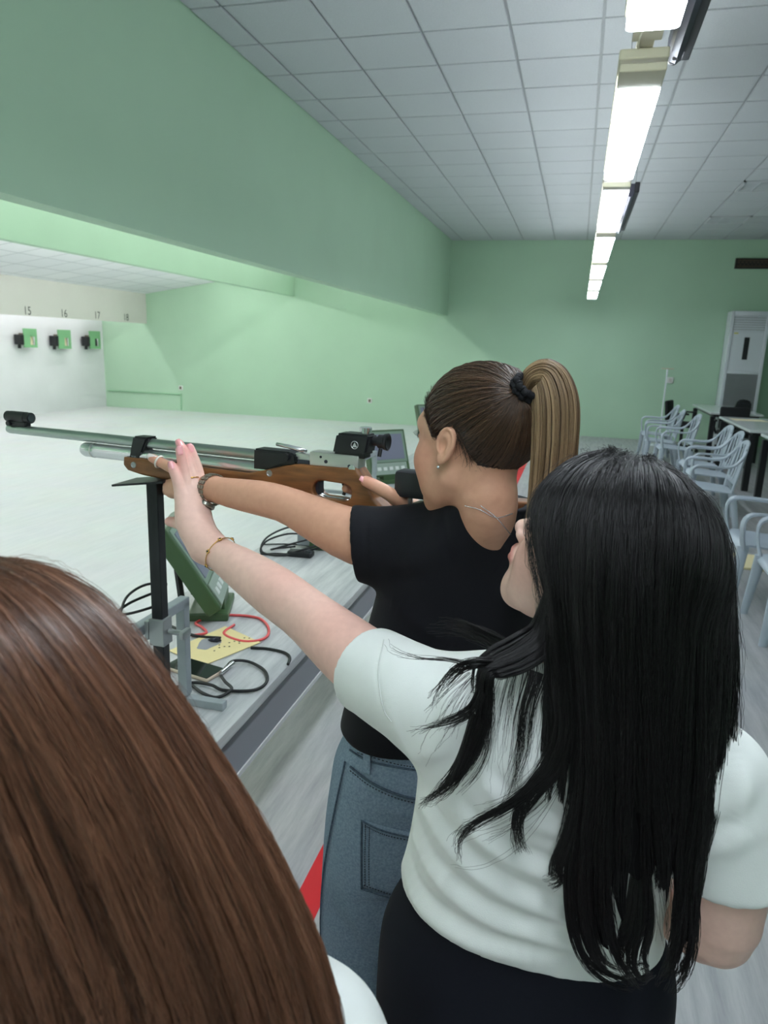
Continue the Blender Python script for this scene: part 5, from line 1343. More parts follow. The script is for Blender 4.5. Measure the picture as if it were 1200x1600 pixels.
# soft baby hairs along the hairline and nape
nb_ = 1700; Dn = r.normal(size=(40000, 3)); Dn /= np.linalg.norm(Dn, axis=1, keepdims=True); pn_ = surf_pt(Dn, .0); dz = pn_[:, 2] - np.interp(pn_[:, 0], Head.HL[:, 0], Head.HL[:, 1]); sel = (dz > -.006) & (dz < .006); Dn = Dn[sel][:nb_]; pn_ = pn_[sel][:nb_]; nb_ = len(pn_)
back = (pn_[:, 0] < -.03)[:, None]
tgt = np.where(back, np.array([-.25, 0, -1.0]) + r.normal(0, .35, (nb_, 3)), tdir - Dn * (Dn @ tdir)[:, None] + r.normal(0, .25, (nb_, 3)))
tgt -= Dn * (tgt * Dn).sum(1, keepdims=True); tgt /= np.linalg.norm(tgt, axis=1, keepdims=True)
ln_ = r.uniform(.008, .028, nb_)[:, None, None] * np.where(back, 1.5, .8)[:, None]
ts_ = np.linspace(0, 1, 6)[None, :, None]; st_ = pn_[:, None] + tgt[:, None] * ln_ * ts_ + Dn[:, None] * (.0015 + .004 * ts_ * r.uniform(0, 1, (nb_, 1, 1)))
hair_curves('baby_hairs', hS.c + st_ @ np.stack([hS.f, hS.l, hS.u]), M_HAIR_S, hairS, .00022, .0001, r.uniform(0, .5, nb_))
# ponytail
tail = [(822, 606, 1.000), (836, 590, .99), (856, 592, .985), (868, 630, .98), (868, 690, .985), (862, 750, .995), (852, 810, 1.005), (842, 862, 1.015), (836, 900, 1.02)]
TL = np.array([atd(px, py, dp) for px, py, dp in tail]); TR = [.012, .020, .028, .034, .0335, .031, .026, .018, .008]
def bundle(ctrl, radii, n, k, seed, depth_squash=.75, spread=1.0, tip=(.75, 1.0), clump=0.4, nclump=60, wob=.002):
    r = np.random.default_rng(seed); S_ = spline(np.column_stack([ctrl, radii]), 60); C0, R0 = S_[:, :3], np.maximum(S_[:, 3], .0004)
    vd = np.array([.12, .97, -.2]); tg = np.gradient(C0, axis=0); tg /= np.linalg.norm(tg, axis=1, keepdims=True)
    xs = np.cross(tg, vd); xs /= np.linalg.norm(xs, axis=1, keepdims=True); ys = np.cross(xs, tg)
    a = r.uniform(0, 6.283, n); rr = np.sqrt(r.uniform(.05, 1, n)); ca = r.uniform(0, 6.283, nclump); cr_ = np.sqrt(r.uniform(.1, 1, nclump))
    u, v = rr * np.cos(a), rr * np.sin(a); CU, CV = cr_ * np.cos(ca), cr_ * np.sin(ca)
    cl = np.argmin((u[:, None] - CU) ** 2 + (v[:, None] - CV) ** 2, axis=1); cu, cv = CU[cl], CV[cl]
    ct = r.uniform(*tip, nclump); ph_c = r.uniform(0, 6.28, nclump); cval = r.uniform(0, 1, nclump)
    t01 = np.linspace(0, 1, k)[None]
    t = t01 * np.minimum(1, np.maximum(.3, ct[cl] * (1 - .45 * r.uniform(0, 1, n) ** 1.5)))[:, None]; w = clump * t01 ** .7
    U = u[:, None] * (1 - w) + cu[:, None] * w; Vv = v[:, None] * (1 - w) + cv[:, None] * w
    ii = t * 58.99; i = ii.astype(int); f = (ii - i)[..., None]
    def sm(A): return A[i] * (1 - f) + A[i + 1] * f
    rad_ = sm(R0[:, None]); P = sm(C0) + sm(xs) * (U[..., None] * rad_) + sm(ys) * (Vv[..., None] * rad_ * depth_squash)
    ph = r.uniform(0, 6.28, (n, 1)); P += sm(xs) * (.35 * wob * np.sin(ph + 5 * t) * t + wob * np.sin(ph_c[cl][:, None] + 4 * t) * t ** 1.5)[..., None]
    P += r.normal(0, .0007, P.shape) * t[..., None] ** 2
    return P, np.clip(.7 * cval[cl] + .3 * r.uniform(0, 1, n), 0, 1)
def bundle_shell(ctrl, radii, depth_squash, shrink=.85, n=40, m=20):
    S_ = spline(np.column_stack([ctrl, radii]), n); C0, R0 = S_[:, :3], S_[:, 3]; vd = np.array([.12, .97, -.2]); tg = np.gradient(C0, axis=0); tg /= np.linalg.norm(tg, axis=1, keepdims=True)
    xs = np.cross(tg, vd); xs /= np.linalg.norm(xs, axis=1, keepdims=True); ys = np.cross(xs, tg); a = np.linspace(0, 2 * np.pi, m + 1)
    G = C0[:, None] + shrink * R0[:, None, None] * (xs[:, None] * np.cos(a)[None, :, None] + depth_squash * ys[:, None] * np.sin(a)[None, :, None])
    return grid_mesh(G)
M_SHELL_T = mat('ponytail_base', (84, 66, 48), rough=0.55)
v_, f_ = bundle_shell(TL[:8], TR[:8], .75, .8)
tailS = npmesh('ponytail', v_, f_, M_SHELL_T, shooter); tailS['label'] = 'lighter brown high ponytail'
_P, _l = bundle(TL, TR, 4200, 20, 21, .75, clump=.45, nclump=110, wob=.0025)
hair_curves('ponytail_strands', _P, M_TAIL, tailS, .00050, .00022, _l)
bm = B(); tc0 = Vector(tie_w) * .4 + Vector(TL[0]) * .6; tdw = Vector(TL[1] - tie_w)
P_ = [Vector(tc0) + v for v in []]
bm = B(); x2, y2, d2 = frame_of(Vector(hS.f * -.75 + hS.u * .65)); 
for j, o_ in ((0, -.004), (1, .004)):
    tube(bm, [Vector(tc0) + d2 * o_ + (x2 * math.cos(a) + y2 * math.sin(a)) * (.0175 + .0016 * math.sin(11 * a + j)) for a in np.linspace(0, 6.283, 66, endpoint=False)], [.0052 + .0012 * math.sin(i * 1.9 + j) for i in range(66)], 8, closed=True)
obj('hair_tie', bm, mat('black_scrunchie', (16, 17, 22), rough=0.9), shooter, smooth=True)
# ------------------------------------------------------------------ the black-haired woman
B_SKIN = (233, 194, 178)
hB = Head(atd(942, 880, .842), (-.885, .465), pitch=.50, roll=0.02, s=1.0)
B_arm = [(-.145, .838, 1.130, .040), C_(600, 1052, .905, .0500), C_(570, 1036, .93, .0525), C_(530, 1004, .955, .0490), C_(478, 960, .995, .0425), C_(432, 926, 1.025, .0425), C_(385, 893, 1.06, .0370), C_(350, 870, 1.085, .0300), C_(328, 853, 1.10, .0265)]
B_meta = [[C_(328, 855, 1.10, .0245), C_(318, 815, 1.135, .0175), C_(315, 764, 1.163, .0125)], [C_(326, 855, 1.10, .0245), C_(312, 812, 1.125, .0175), C_(304, 762, 1.147, .0125)],
          [C_(322, 856, 1.095, .0235), C_(300, 812, 1.112, .0175), C_(293, 768, 1.130, .0120)], [C_(316, 858, 1.090, .0225), C_(290, 820, 1.102, .0170), C_(283, 777, 1.115, .0115)]]
B_fing = [[C_(283, 777, 1.115, .0108), C_(277, 752, 1.118, .0092), C_(271, 735, 1.121, .0087), C_(268.5, 727, 1.123, .0076)], [C_(293, 768, 1.13, .0106), C_(287, 737, 1.135, .0090), C_(283, 714, 1.138, .0085), C_(281, 703, 1.14, .0078)],
          [C_(304, 762, 1.147, .0115), C_(295, 727, 1.155, .0091), C_(286, 703, 1.158, .0084), C_(280.5, 693, 1.16, .0076)], [C_(315, 764, 1.163, .0115), C_(309, 732, 1.17, .0093), C_(301, 710, 1.172, .0086), C_(297, 699, 1.173, .0076)]]
B_thumb = [C_(325, 842, 1.125, .0175), C_(298, 824, 1.160, .0145), C_(276, 817, 1.178, .0112), C_(265, 815, 1.183, .0095)]
B_armR = [(.175, .822, 1.11, .042), (.212, .81, 1.03, .048), (.225, .805, .955, .047), (.222, .815, .895, .040), (.17, .875, .885, .037), (.10, .95, .92, .030), (.06, .985, .945, .023)]
B_handR = [(.06, .985, .945, .023), (.035, 1.005, .955, .024), (.01, 1.02, .965, .021)]
def B_left(P):
    d = limb(P, B_arm, 20); h = None
    for m_ in B_meta:
        e = limb(P, m_, 7); h = e if h is None else smin(h, e, .012)
    for f in B_fing: h = smin(h, limb(P, f, 9), .0045)
    h = smin(h, limb(P, B_thumb, 9), .009)
    return smin(d, h, .016)
B_fR = [[(.012, 1.018 - .004 * k, .985 - .02 * k, .010), (-.012, 1.035 - .004 * k, .983 - .02 * k, .0095), (-.030, 1.03 - .004 * k, .98 - .02 * k, .009), (-.034, 1.01 - .004 * k, .977 - .02 * k, .008)] for k in range(4)]
def B_right(P):
    d = limb(P, B_armR, 16); d = smin(d, limb(P, B_handR, 5), .012)
    for f in B_fR: d = smin(d, limb(P, f, 7), .005)
    return smin(d, limb(P, [(.045, .985, .965, .012), (.02, .98, .985, .011), (0, .985, .99, .009)], 6), .008)
B_neck = [(*hB.w(-.025, 0, -.040), .052), (*hB.w(-.038, 0, -.085), .050), (.045, .84, 1.215, .056), (.035, .845, 1.165, .058)]
B_core = [(.66, .0, .87, .150, .105), (.80, .0, .865, .150, .105), (.90, .0, .853, .140, .095), (1.00, .003, .842, .140, .092), (1.09, .010, .838, .140, .080), (1.14, .018, .840, .130, .060), (1.18, .027, .845, .085, .046)]
B_legs = [[(-.085, .87, .76, .085), (-.09, .87, .45, .062), (-.09, .88, .25, .05), (-.09, .88, .06, .038)], [(.085, .87, .76, .085), (.09, .87, .45, .062), (.09, .88, .25, .05), (.09, .88, .06, .038)]]
def B_body(P):
    d = zloft(P, B_core, .05); d = smin(d, limb(P, B_neck[1:], 6), .03)
    for l in B_legs: d = smin(d, limb(P, l, 8), .03)
    d = smin(d, limb(P, B_arm[:3], 5), .02); return smin(d, limb(P, B_armR[:3], 5), .02)
def B_headf(P): return smin(hB.sdf(P), limb(P, B_neck[:3], 7), .022)
parts = [sdf_mesh(B_headf, hB.c - (.17, .15, .18), hB.c + (.15, .17, .15), .0023)]
lo = np.min([np.array(q[:3]) for q in B_arm[1:] + B_thumb + sum(B_fing, [])], axis=0) - .065; hi = np.max([np.array(q[:3]) for q in B_arm[1:] + B_thumb + sum(B_fing, [])], axis=0) + .065
parts.append(sdf_mesh(B_left, lo, hi, .0024))
parts.append(sdf_mesh(B_right, (-.06, .73, .82), (.30, 1.07, 1.12), .0032))
parts.append(sdf_mesh(B_body, (-.25, .72, .03), (.28, 1.0, 1.24), .012))
Vb, Fb = merge(parts)
colB = hB.colour(Vb, B_SKIN, hair=(16, 14, 15), lip=(206, 128, 122), brow=(30, 24, 24))
for f in B_fing + [B_thumb]:
    d = np.linalg.norm(Vb - np.array(f[-1][:3]), axis=1); w = np.clip(1 - d / .035, 0, 1)[:, None] * .45; colB = colB * (1 - w) + np.array(lin((238, 150, 146))) * w
    for q in f[1:3]:
        d = np.linalg.norm(Vb - np.array(q[:3]), axis=1); w = np.clip(1 - d / .016, 0, 1)[:, None] * .25; colB = colB * (1 - w) + np.array(lin((226, 150, 138))) * w
for c, rr, k in ((C_(520, 990, .93, 0), .09, .28), (C_(440, 900, 1.0, 0), .07, .2)):
    d = np.linalg.norm(Vb - np.array(c[:3]), axis=1); w = np.clip(1 - d / rr, 0, 1)[:, None] * k; colB = colB * (1 - w) + np.array(lin((232, 156, 142))) * w
helper = npmesh('person', Vb, Fb, M_SKIN, None, colB)
tag(helper, 'woman with long black hair in a white tee reaching to steady the rifle', 'person')
B_bv = bvh_of(Vb, Fb)
for f in B_fing:
    tipd = np.array(f[-1][:3]) - np.array(f[-2][:3]); tp = np.array(f[-1][:3]) - tipd / np.linalg.norm(tipd) * .002
    nrm = np.array([.42, -.86, .1]); nrm = nrm - tipd * (nrm @ tipd) / (tipd @ tipd); nrm /= np.linalg.norm(nrm)
    nails('fingernail', [(tp + nrm * (f[-1][3] + .0002), tipd, nrm)], .0068, M_NAILP, helper)
lashes('eyelashes', hB, helper, 1); lashes('eyelashes', hB, helper, -1)
M_GOLD = mat('gold_jewel', (212, 172, 104), rough=0.25, metal=1.0)
# rings
fi = B_fing[3]; ax_ = np.array(fi[1][:3]) - np.array(fi[0][:3]); c_ = np.array(fi[0][:3]) * .55 + np.array(fi[1][:3]) * .45
bm = B(); tube(bm, ring_on(c_, ax_, .0113, 0, 32), .0011, 7, closed=True); obj('finger_ring', bm, M_GOLD, helper, smooth=True)
fi = B_fing[2]; ax_ = np.array(fi[1][:3]) - np.array(fi[0][:3]); c_ = np.array(fi[0][:3]) * .6 + np.array(fi[1][:3]) * .4
bm = B(); tube(bm, ring_on(c_, ax_, .0116, 0, 32), .0010, 7, closed=True)
tube(bm, ring_on(c_ + ax_ * .06, ax_ + np.array([.01, 0, .004]), .0116, 0, 32), .0008, 7, closed=True); obj('finger_ring', bm, M_GOLD, helper, smooth=True)
# bracelet
wb = np.array(at(345, 866, 1.09)); wdir = np.array(at(328, 853, 1.10)) - np.array(at(365, 880, 1.075))
bl = bpy.data.objects.new('bracelet', None); bl.location = wb; link(bl, helper); bl['label'] = 'thin gold chain bracelet with small charms'
rg = [Vector(p) for p in ring_on((0, 0, 0), wdir, .0325, 0, 48)]
obj('chain', tube(B(), rg, .0009, 6, closed=True), M_GOLD, bl, smooth=True)
for k in range(7):
    p = rg[int(k * 48 / 7)]; bm = B(); xx, yy, dd = frame_of(p)
    for a in range(4): bmesh.ops.create_uvsphere(bm, u_segments=8, v_segments=6, radius=.0021, matrix=Matrix.Translation(p * 1.02 + (xx * math.cos(a * 1.571) + yy * math.sin(a * 1.571)) * .0021))
    ch = obj('charm', bm, M_GOLD, bl, smooth=True)
    bm = B(); bmesh.ops.create_uvsphere(bm, u_segments=8, v_segments=6, radius=.0019, matrix=Matrix.Translation(p * 1.06)); obj('charm_stone', bm, M_BLK, ch, smooth=True)
# tee
B_tee = [(.77, .0, .865, .186, .128), (.86, .0, .857, .176, .118), (.95, .002, .847, .164, .108), (1.03, .006, .840, .162, .104), (1.10, .012, .836, .170, .102), (1.15, .018, .836, .168, .086), (1.19, .027, .84, .120, .066), (1.225, .034, .842, .072, .060)]
slB = [(-.10, .832, 1.128, .072), (-.16, .85, 1.125, .068), C_(590, 1052, .915, .0655), C_(560, 1038, .935, .066)]
hB_n = np.array(C_(545, 1020, .95, 0)[:3]) - np.array([-.15, .84, 1.13]); hB_n /= np.linalg.norm(hB_n)
slBR = [(.13, .826, 1.118, .070), (.195, .815, 1.10, .068), (.222, .81, 1.03, .066), (.238, .805, .955, .066)]
nkB = np.array([.042, .845, 1.205]); nkn = np.array([-.2, .25, .94]); nkn /= np.linalg.norm(nkn)
fB = lambda P: tee_sdf(P, B_tee, .05, [slB, slBR], [(np.array(C_(576, 1046, .925, 0)[:3]), hB_n, .105), (np.array([.232, .807, .985]), np.array([.18, -.05, -.98]), .075)], (.806, -.10, .05), nkB, nkn, .068)
Vt, Ft = sdf_mesh(fB, (-.36, .70, .76), (.33, 1.03, 1.25), .004, margin=3.0)
Vt = relax(Vt, Ft, 4, .5)
fold = []
for l in ([(645, 1230), (690, 1310), (770, 1385), (900, 1440), (1000, 1465)], [(640, 1290), (680, 1370), (770, 1440), (900, 1478), (1000, 1495)], [(630, 1350), (660, 1420), (740, 1475), (850, 1505)], [(700, 1250), (760, 1320), (860, 1370), (960, 1400)], [(740, 1200), (800, 1270), (900, 1310)]):
    fold.append((l, .0065, .011)); fold.append(([(x + 8, y - 22) for x, y in l], -.005, .009))
fold += [([(690, 1055), (700, 1100), (690, 1150), (660, 1190)], .005, .012), ([(720, 1040), (735, 1090), (740, 1140)], -.004, .010), ([(640, 1180), (700, 1170), (740, 1120)], .004, .012), ([(605, 1090), (620, 1140), (655, 1200)], .003, .010), ([(597, 1000), (588, 1050), (596, 1105), (612, 1130)], -.0018, .004),
         ([(1150, 1170), (1165, 1230), (1150, 1300)], .005, .012), ([(1120, 1200), (1135, 1260), (1110, 1320)], -.005, .012), ([(1180, 1300), (1140, 1325), (1095, 1330)], .004, .010), ([(1175, 1260), (1140, 1290), (1090, 1300)], -.004, .009)]
Vt = add_folds(Vt, Ft, fold, .0025, 2.4, 8)
teeB = npmesh('t_shirt', Vt, Ft, M_TEEW, helper); teeB['label'] = 'white t-shirt with rolled fold wrinkles'
bt = bvh_of(Vt, Ft)
Q = surf_line(bt, [(600, 1000), (592, 1050), (599, 1105), (612, 1128)], 40, .0006); 
if len(Q) > 3: obj('sleeve_seam', tube(B(), Q, .0009, 5), mat('white_thread', (206, 210, 206), rough=0.8), teeB)
def trousers(P, secs, legs, zcut, yaw):
    d = zloft(P, secs, yaw)
    for l in legs: d = smin(d, limb(P, l, 8), .04)
    return np.maximum(d, zcut - P[:, 2])
B_jl = [[(-.095, .875, .74, .105), (-.10, .875, .45, .10), (-.10, .88, .06, .10)], [(.095, .875, .74, .105), (.10, .875, .45, .10), (.10, .88, .06, .10)]]
Vj, Fj = sdf_mesh(lambda P: trousers(P, [(.60, 0, .875, .195, .135), (.72, 0, .872, .190, .132), (.80, 0, .866, .172, .120), (.86, 0, .858, .160, .108)], B_jl, .04, .05), (-.26, .70, .03), (.26, 1.04, .87), .008)
tz = npmesh('trousers', relax(Vj, Fj, 2, .5), Fj, M_NAVY, helper); tz['label'] = 'dark navy trousers'
shoe('shoe', -.10, .91, math.radians(100), helper); shoe('shoe', .10, .91, math.radians(80), helper)
# ---- long black hair
M_HAIR_B = hair_material('black_hair', (4, 3, 4), (20, 17, 18), rough=0.30, spec=0.38); M_SHELL_B = mat('black_hair_base', (6, 5, 6), rough=0.6, spec=0.15)
G = [
 [(965, 712, .895), (915, 722, .90), (872, 752, .895), (846, 800, .875), (856, 865, .85), (866, 925, .835), (860, 985, .825), (856, 1060, .822), (850, 1140, .815), (842, 1230, .81)],
 [(965, 711, .885), (900, 722, .865), (852, 760, .835), (833, 808, .815), (846, 880, .80), (864, 945, .79), (862, 1005, .785), (866, 1080, .787), (868, 1170, .787), (858, 1270, .79)],
 [(970, 711, .88), (915, 724, .835), (872, 768, .795), (856, 830, .775), (866, 910, .765), (876, 990, .765), (884, 1080, .77), (888, 1180, .77), (878, 1260, .775)],
 [(978, 712, .872), (940, 728, .805), (912, 785, .758), (902, 860, .745), (906, 950, .745), (912, 1060, .752), (916, 1170, .76), (908, 1280, .765), (900, 1370, .77), (915, 1460, .775), (950, 1530, .78)],
 [(988, 714, .868), (966, 734, .785), (950, 800, .742), (944, 890, .728), (946, 990, .730), (950, 1110, .738), (950, 1230, .745), (944, 1340, .75), (945, 1430, .755), (968, 1510, .765), (1000, 1535, .77)],
 [(1000, 718, .866), (1002, 742, .778), (1000, 815, .736), (997, 915, .720), (996, 1030, .722), (998, 1150, .730), (1000, 1270, .738), (1002, 1370, .745), (1004, 1450, .75), (1000, 1520, .755)],
 [(1012, 721, .867), (1036, 752, .785), (1048, 825, .744), (1050, 925, .728), (1050, 1040, .730), (1050, 1160, .736), (1050, 1270, .742), (1046, 1370, .748), (1040, 1440, .752), (1030, 1500, .757)],
 [(1022, 724, .872), (1074, 770, .805), (1094, 845, .770), (1098, 945, .757), (1096, 1060, .755), (1092, 1180, .756), (1086, 1280, .760), (1074, 1370, .763), (1066, 1440, .765), (1062, 1500, .768), (1040, 1550, .772)],
 [(1028, 727, .88), (1100, 790, .845), (1132, 865, .815), (1142, 965, .800), (1140, 1070, .793), (1132, 1180, .788), (1114, 1275, .786), (1098, 1360, .785), (1088, 1420, .785), (1078, 1480, .786)],
 [(1025, 727, .89), (1096, 790, .895), (1122, 865, .880), (1128, 965, .862), (1124, 1070, .845), (1114, 1180, .835), (1100, 1270, .83), (1085, 1350, .825)],
 [(1015, 725, .895), (1070, 770, .95), (1090, 840, .955), (1092, 930, .935), (1085, 1030, .91), (1070, 1130, .89), (1055, 1220, .875)],
 [(995, 722, .90), (1010, 748, .965), (1000, 810, .99), (980, 880, .98), (965, 950, .96), (950, 1020, .935), (938, 1100, .905), (925, 1180, .875)],
]

def push_out(S_, hd, c, rad, k0=1.02):
    q = hd.loc(S_.reshape(-1, 3).astype(np.float32)).astype(float) - c; k = np.sqrt(((q / rad) ** 2).sum(1)); g = np.where(k < k0, k0 / np.maximum(k, 1e-3), 1.0)
    q = q * g[:, None] + c
    return (hd.c + q @ np.stack([hd.f, hd.l, hd.u])).reshape(S_.shape)

def smooth_surf(S_, it=8):
    for _ in range(it):
        T_ = S_.copy(); T_[:, 1:-1] = .25 * S_[:, :-2] + .5 * S_[:, 1:-1] + .25 * S_[:, 2:]
        S_ = T_.copy(); S_[1:-1] = .25 * T_[:-2] + .5 * T_[1:-1] + .25 * T_[2:]
    return S_
GB = [arc_resample(np.array([atd(*p) for p in g]), 24) for g in G]
surfB = smooth_surf(push_out(guide_surface(GB, 90, 60), hB, np.array([-.018, 0, .034]), np.array([.106, .088, .095])), 8); surfB = push_out(surfB, hB, np.array([-.018, 0, .034]), np.array([.101, .083, .090]))
ctrB = hB.c
sh = surfB.copy(); dd = ctrB - sh; 
du = np.gradient(surfB, axis=0); dt = np.gradient(surfB, axis=1); nn = np.cross(du, dt); nn /= np.maximum(np.linalg.norm(nn, axis=2, keepdims=True), 1e-9)
if ((surfB - (ctrB + np.array([0, .0, -.12]))) * nn).sum(2).mean() < 0: nn = -nn
base = surfB - nn * .006; te = np.interp(np.arange(90), np.arange(0, 92, 2.0), np.random.default_rng(77).uniform(.80, .93, 46)) * 59
shell = np.empty((90, 46, 3))
for u_ in range(90):
    for k_ in range(3): shell[u_, :, k_] = np.interp(np.linspace(0, te[u_], 46), np.arange(60), base[u_, :, k_])
vS, fS_ = grid_mesh(shell)
# scalp cap closes the crown
capB = sdf_mesh(lambda P: np.maximum(ell(hB.loc(P), (-.018, 0, .034), (.096, .077, .085)), np.interp(hB.loc(P)[:, 0], [-.2, -.02, .02, .05, .075, .2], [-.09, -.09, .02, .06, .085, .1]) - hB.loc(P)[:, 2]), hB.c - .17, hB.c + .17, .005)
vv, ff_ = merge([(vS, fS_), (relax(*capB, 3, .5), capB[1])])
hairB = npmesh('hair', vv, ff_, M_SHELL_B, helper); hairB['label'] = 'long straight black hair down the back'
st1, lk_ = strands_on(surfB, 16000, 31, layer=(-.003, .004), wav=.004, clump=.5, nclump=120, k=26, tip=(.72, 1.0), center=ctrB + np.array([0, 0, -.12]), frizz=.0007, proud=.0022)
hair_curves('hair_strands', st1, M_HAIR_B, hairB, .00052, .00020, lk_)
fly, lk_ = strands_on(surfB, 700, 33, layer=(.003, .010), wav=.010, clump=.1, nclump=120, k=22, tip=(.10, 1.0), center=ctrB + np.array([0, 0, -.12]), frizz=.0022, proud=.001)
hair_curves('flyaway_hairs', fly, M_HAIR_B, hairB, .00022, .00010, lk_)
def px_bundle(pts, radii, n, seed, name, parent, m_, k=24, sq=.6, tip=(.42, 1.0), clump=.8, nclump=26, wob=.008, r0=.00040, r1=.00012, shell_m=None, shell_to=.6, label=None):
    ctrl = np.array([atd(*p) for p in pts]); S_, lk_ = bundle(ctrl, radii, n, k, seed, sq, tip=tip, clump=clump, nclump=nclump, wob=wob)
    if shell_m is not None:
        m_n = max(3, int(len(ctrl) * shell_to)); v, f = bundle_shell(ctrl[:m_n], list(np.array(radii[:m_n]) * np.linspace(.75, .15, m_n)), sq, 1.0, 30, 12); o = npmesh(name, v, f, shell_m, parent)
        hair_curves(name + '_strands', S_, m_, o, r0, r1, lk_); return o
    return hair_curves(name, S_, m_, parent, r0, r1, lk_)
# front lock swept over the left shoulder
px_bundle([(866, 930, .80), (850, 990, .80), (815, 1018, .795), (778, 1034, .79), (756, 1050, .785), (752, 1090, .785), (748, 1140, .79), (732, 1190, .795), (700, 1228, .80), (668, 1252, .81)], [.012, .020, .022, .019, .013, .013, .013, .012, .009, .004], 1500, 41, 'shoulder_lock', hairB, M_HAIR_B, shell_m=M_SHELL_B, sq=.5, shell_to=.75)
px_bundle([(770, 1036, .785), (740, 1036, .782), (710, 1050, .79), (680, 1085, .80), (662, 1120, .815)], [.006, .006, .005, .004, .002], 130, 42, 'stray_lock', hairB, M_HAIR_B, wob=.008)
px_bundle([(800, 1020, .80), (770, 1000, .82), (735, 985, .835), (700, 978, .85), (660, 985, .865)], [.010, .011, .011, .008, .004], 190, 43, 'stray_lock', hairB, M_HAIR_B, wob=.008)
px_bundle([(760, 1044, .782), (700, 1030, .79), (650, 1026, .82), (610, 1015, .86), (594, 990, .89)], [.003, .002, .0015, .001, .001], 14, 44, 'stray_lock', hairB, M_HAIR_B)
px_bundle([(752, 1080, .782), (735, 1110, .782), (700, 1130, .79), (655, 1142, .81), (625, 1150, .83)], [.007, .006, .005, .004, .002], 90, 45, 'stray_lock', hairB, M_HAIR_B, wob=.008)
px_bundle([(748, 1120, .785), (720, 1200, .79), (690, 1240, .80), (655, 1268, .815)], [.010, .008, .006, .003], 240, 46, 'stray_lock', hairB, M_HAIR_B)
# inner lock on the back, curving to the left
px_bundle([(880, 960, .79), (880, 1060, .775), (886, 1130, .768), (868, 1190, .77), (830, 1235, .77), (808, 1270, .775), (806, 1310, .78), (818, 1340, .785)], [.014, .014, .013, .011, .008, .0055, .003, .001], 700, 47, 'back_lock', hairB, M_HAIR_B, shell_m=M_SHELL_B, sq=.5, shell_to=.5)
px_bundle([(850, 1215, .768), (800, 1255, .772), (745, 1285, .78), (715, 1310, .785), (706, 1345, .79)], [.008, .006, .004, .003, .001], 110, 48, 'stray_lock', hairB, M_HAIR_B, wob=.01)
px_bundle([(905, 1100, .765), (912, 1200, .765), (895, 1290, .768), (872, 1350, .772), (868, 1375, .775), (842, 1380, .778)], [.013, .013, .010, .006, .003, .001], 500, 49, 'back_lock', hairB, M_HAIR_B, shell_m=M_SHELL_B, sq=.5, shell_to=.5)
px_bundle([(840, 1050, .79), (822, 1110, .785), (815, 1170, .782), (800, 1230, .782), (788, 1300, .785)], [.012, .010, .008, .006, .003], 60, 50, 'stray_lock', hairB, M_HAIR_B, wob=.012)
px_bundle([(830, 1010, .80), (815, 1070, .79), (806, 1130, .785), (800, 1190, .783), (798, 1250, .785)], [.020, .032, .036, .034, .030], 70, 55, 'loose_hairs', hairB, M_HAIR_B, clump=.15, wob=.012, r0=.00022, r1=.0001, tip=(.5, 1.0))
px_bundle([(880, 1150, .772), (850, 1220, .775), (800, 1270, .78), (740, 1300, .785), (690, 1310, .79)], [.012, .020, .026, .028, .026], 45, 56, 'loose_hairs', hairB, M_HAIR_B, clump=.15, wob=.014, r0=.00022, r1=.0001, tip=(.5, 1.0))
px_bundle([(745, 1060, .785), (715, 1100, .79), (690, 1150, .80), (670, 1200, .81)], [.012, .022, .026, .024], 30, 57, 'loose_hairs', hairB, M_HAIR_B, clump=.15, wob=.014, r0=.00022, r1=.0001, tip=(.5, 1.0))
px_bundle([(1130, 900, .82), (1142, 1000, .812), (1143, 1100, .81), (1135, 1200, .81), (1115, 1300, .812)], [.008, .012, .014, .016, .014], 60, 58, 'loose_hairs', hairB, M_HAIR_B, clump=.2, wob=.012, r0=.00022, r1=.0001, tip=(.5, 1.0))
# curled ends at the bottom
px_bundle([(912, 1240, .778), (900, 1360, .772), (905, 1450, .774), (930, 1505, .78), (975, 1530, .785), (1010, 1515, .79)], [.004, .014, .013, .011, .009, .004], 600, 51, 'curled_end', hairB, M_HAIR_B, sq=.5)
px_bundle([(1084, 1260, .775), (1072, 1390, .768), (1070, 1470, .772), (1052, 1520, .778), (1030, 1550, .785)], [.004, .013, .012, .010, .005], 600, 52, 'curled_end', hairB, M_HAIR_B, sq=.5)
px_bundle([(1000, 1300, .765), (1000, 1420, .756), (985, 1490, .757), (1000, 1525, .762), (1020, 1510, .765)], [.004, .016, .016, .012, .006], 600, 53, 'curled_end', hairB, M_HAIR_B, sq=.5)
px_bundle([(1136, 950, .80), (1140, 1040, .797), (1140, 1120, .795), (1130, 1200, .793), (1118, 1260, .792)], [.010, .010, .009, .008, .003], 160, 54, 'stray_lock', hairB, M_HAIR_B, wob=.006)

# ------------------------------------------------------------------ the brown-haired woman in front
hC = Head(atd(-15, 1168, .475), (-.72, .69), pitch=-.10, roll=-.12, s=1.0)
C_core = [(.66, -.33, .375, .150, .105), (.82, -.33, .37, .148, .103), (.92, -.32, .37, .138, .095), (1.02, -.315, .37, .135, .082), (1.07, -.31, .37, .13, .062), (1.11, -.315, .365, .085, .046)]
C_neck = [(*hC.w(-.022, 0, -.045), .05), (*hC.w(-.035, 0, -.095), .048), (-.325, .36, 1.16, .055), (-.32, .365, 1.09, .058)]
C_armR = [(-.17, .405, 1.04, .044), (-.135, .425, .93, .046), (-.14, .43, .82, .04), (-.17, .51, .74, .033), (-.22, .58, .70, .025), (-.25, .61, .695, .020), (-.275, .635, .69, .014)]
C_armL = [(-.46, .338, 1.04, .044), (-.50, .34, .93, .048), (-.51, .35, .82, .04), (-.49, .43, .74, .033), (-.45, .51, .70, .025), (-.42, .54, .695, .020), (-.395, .565, .69, .014)]
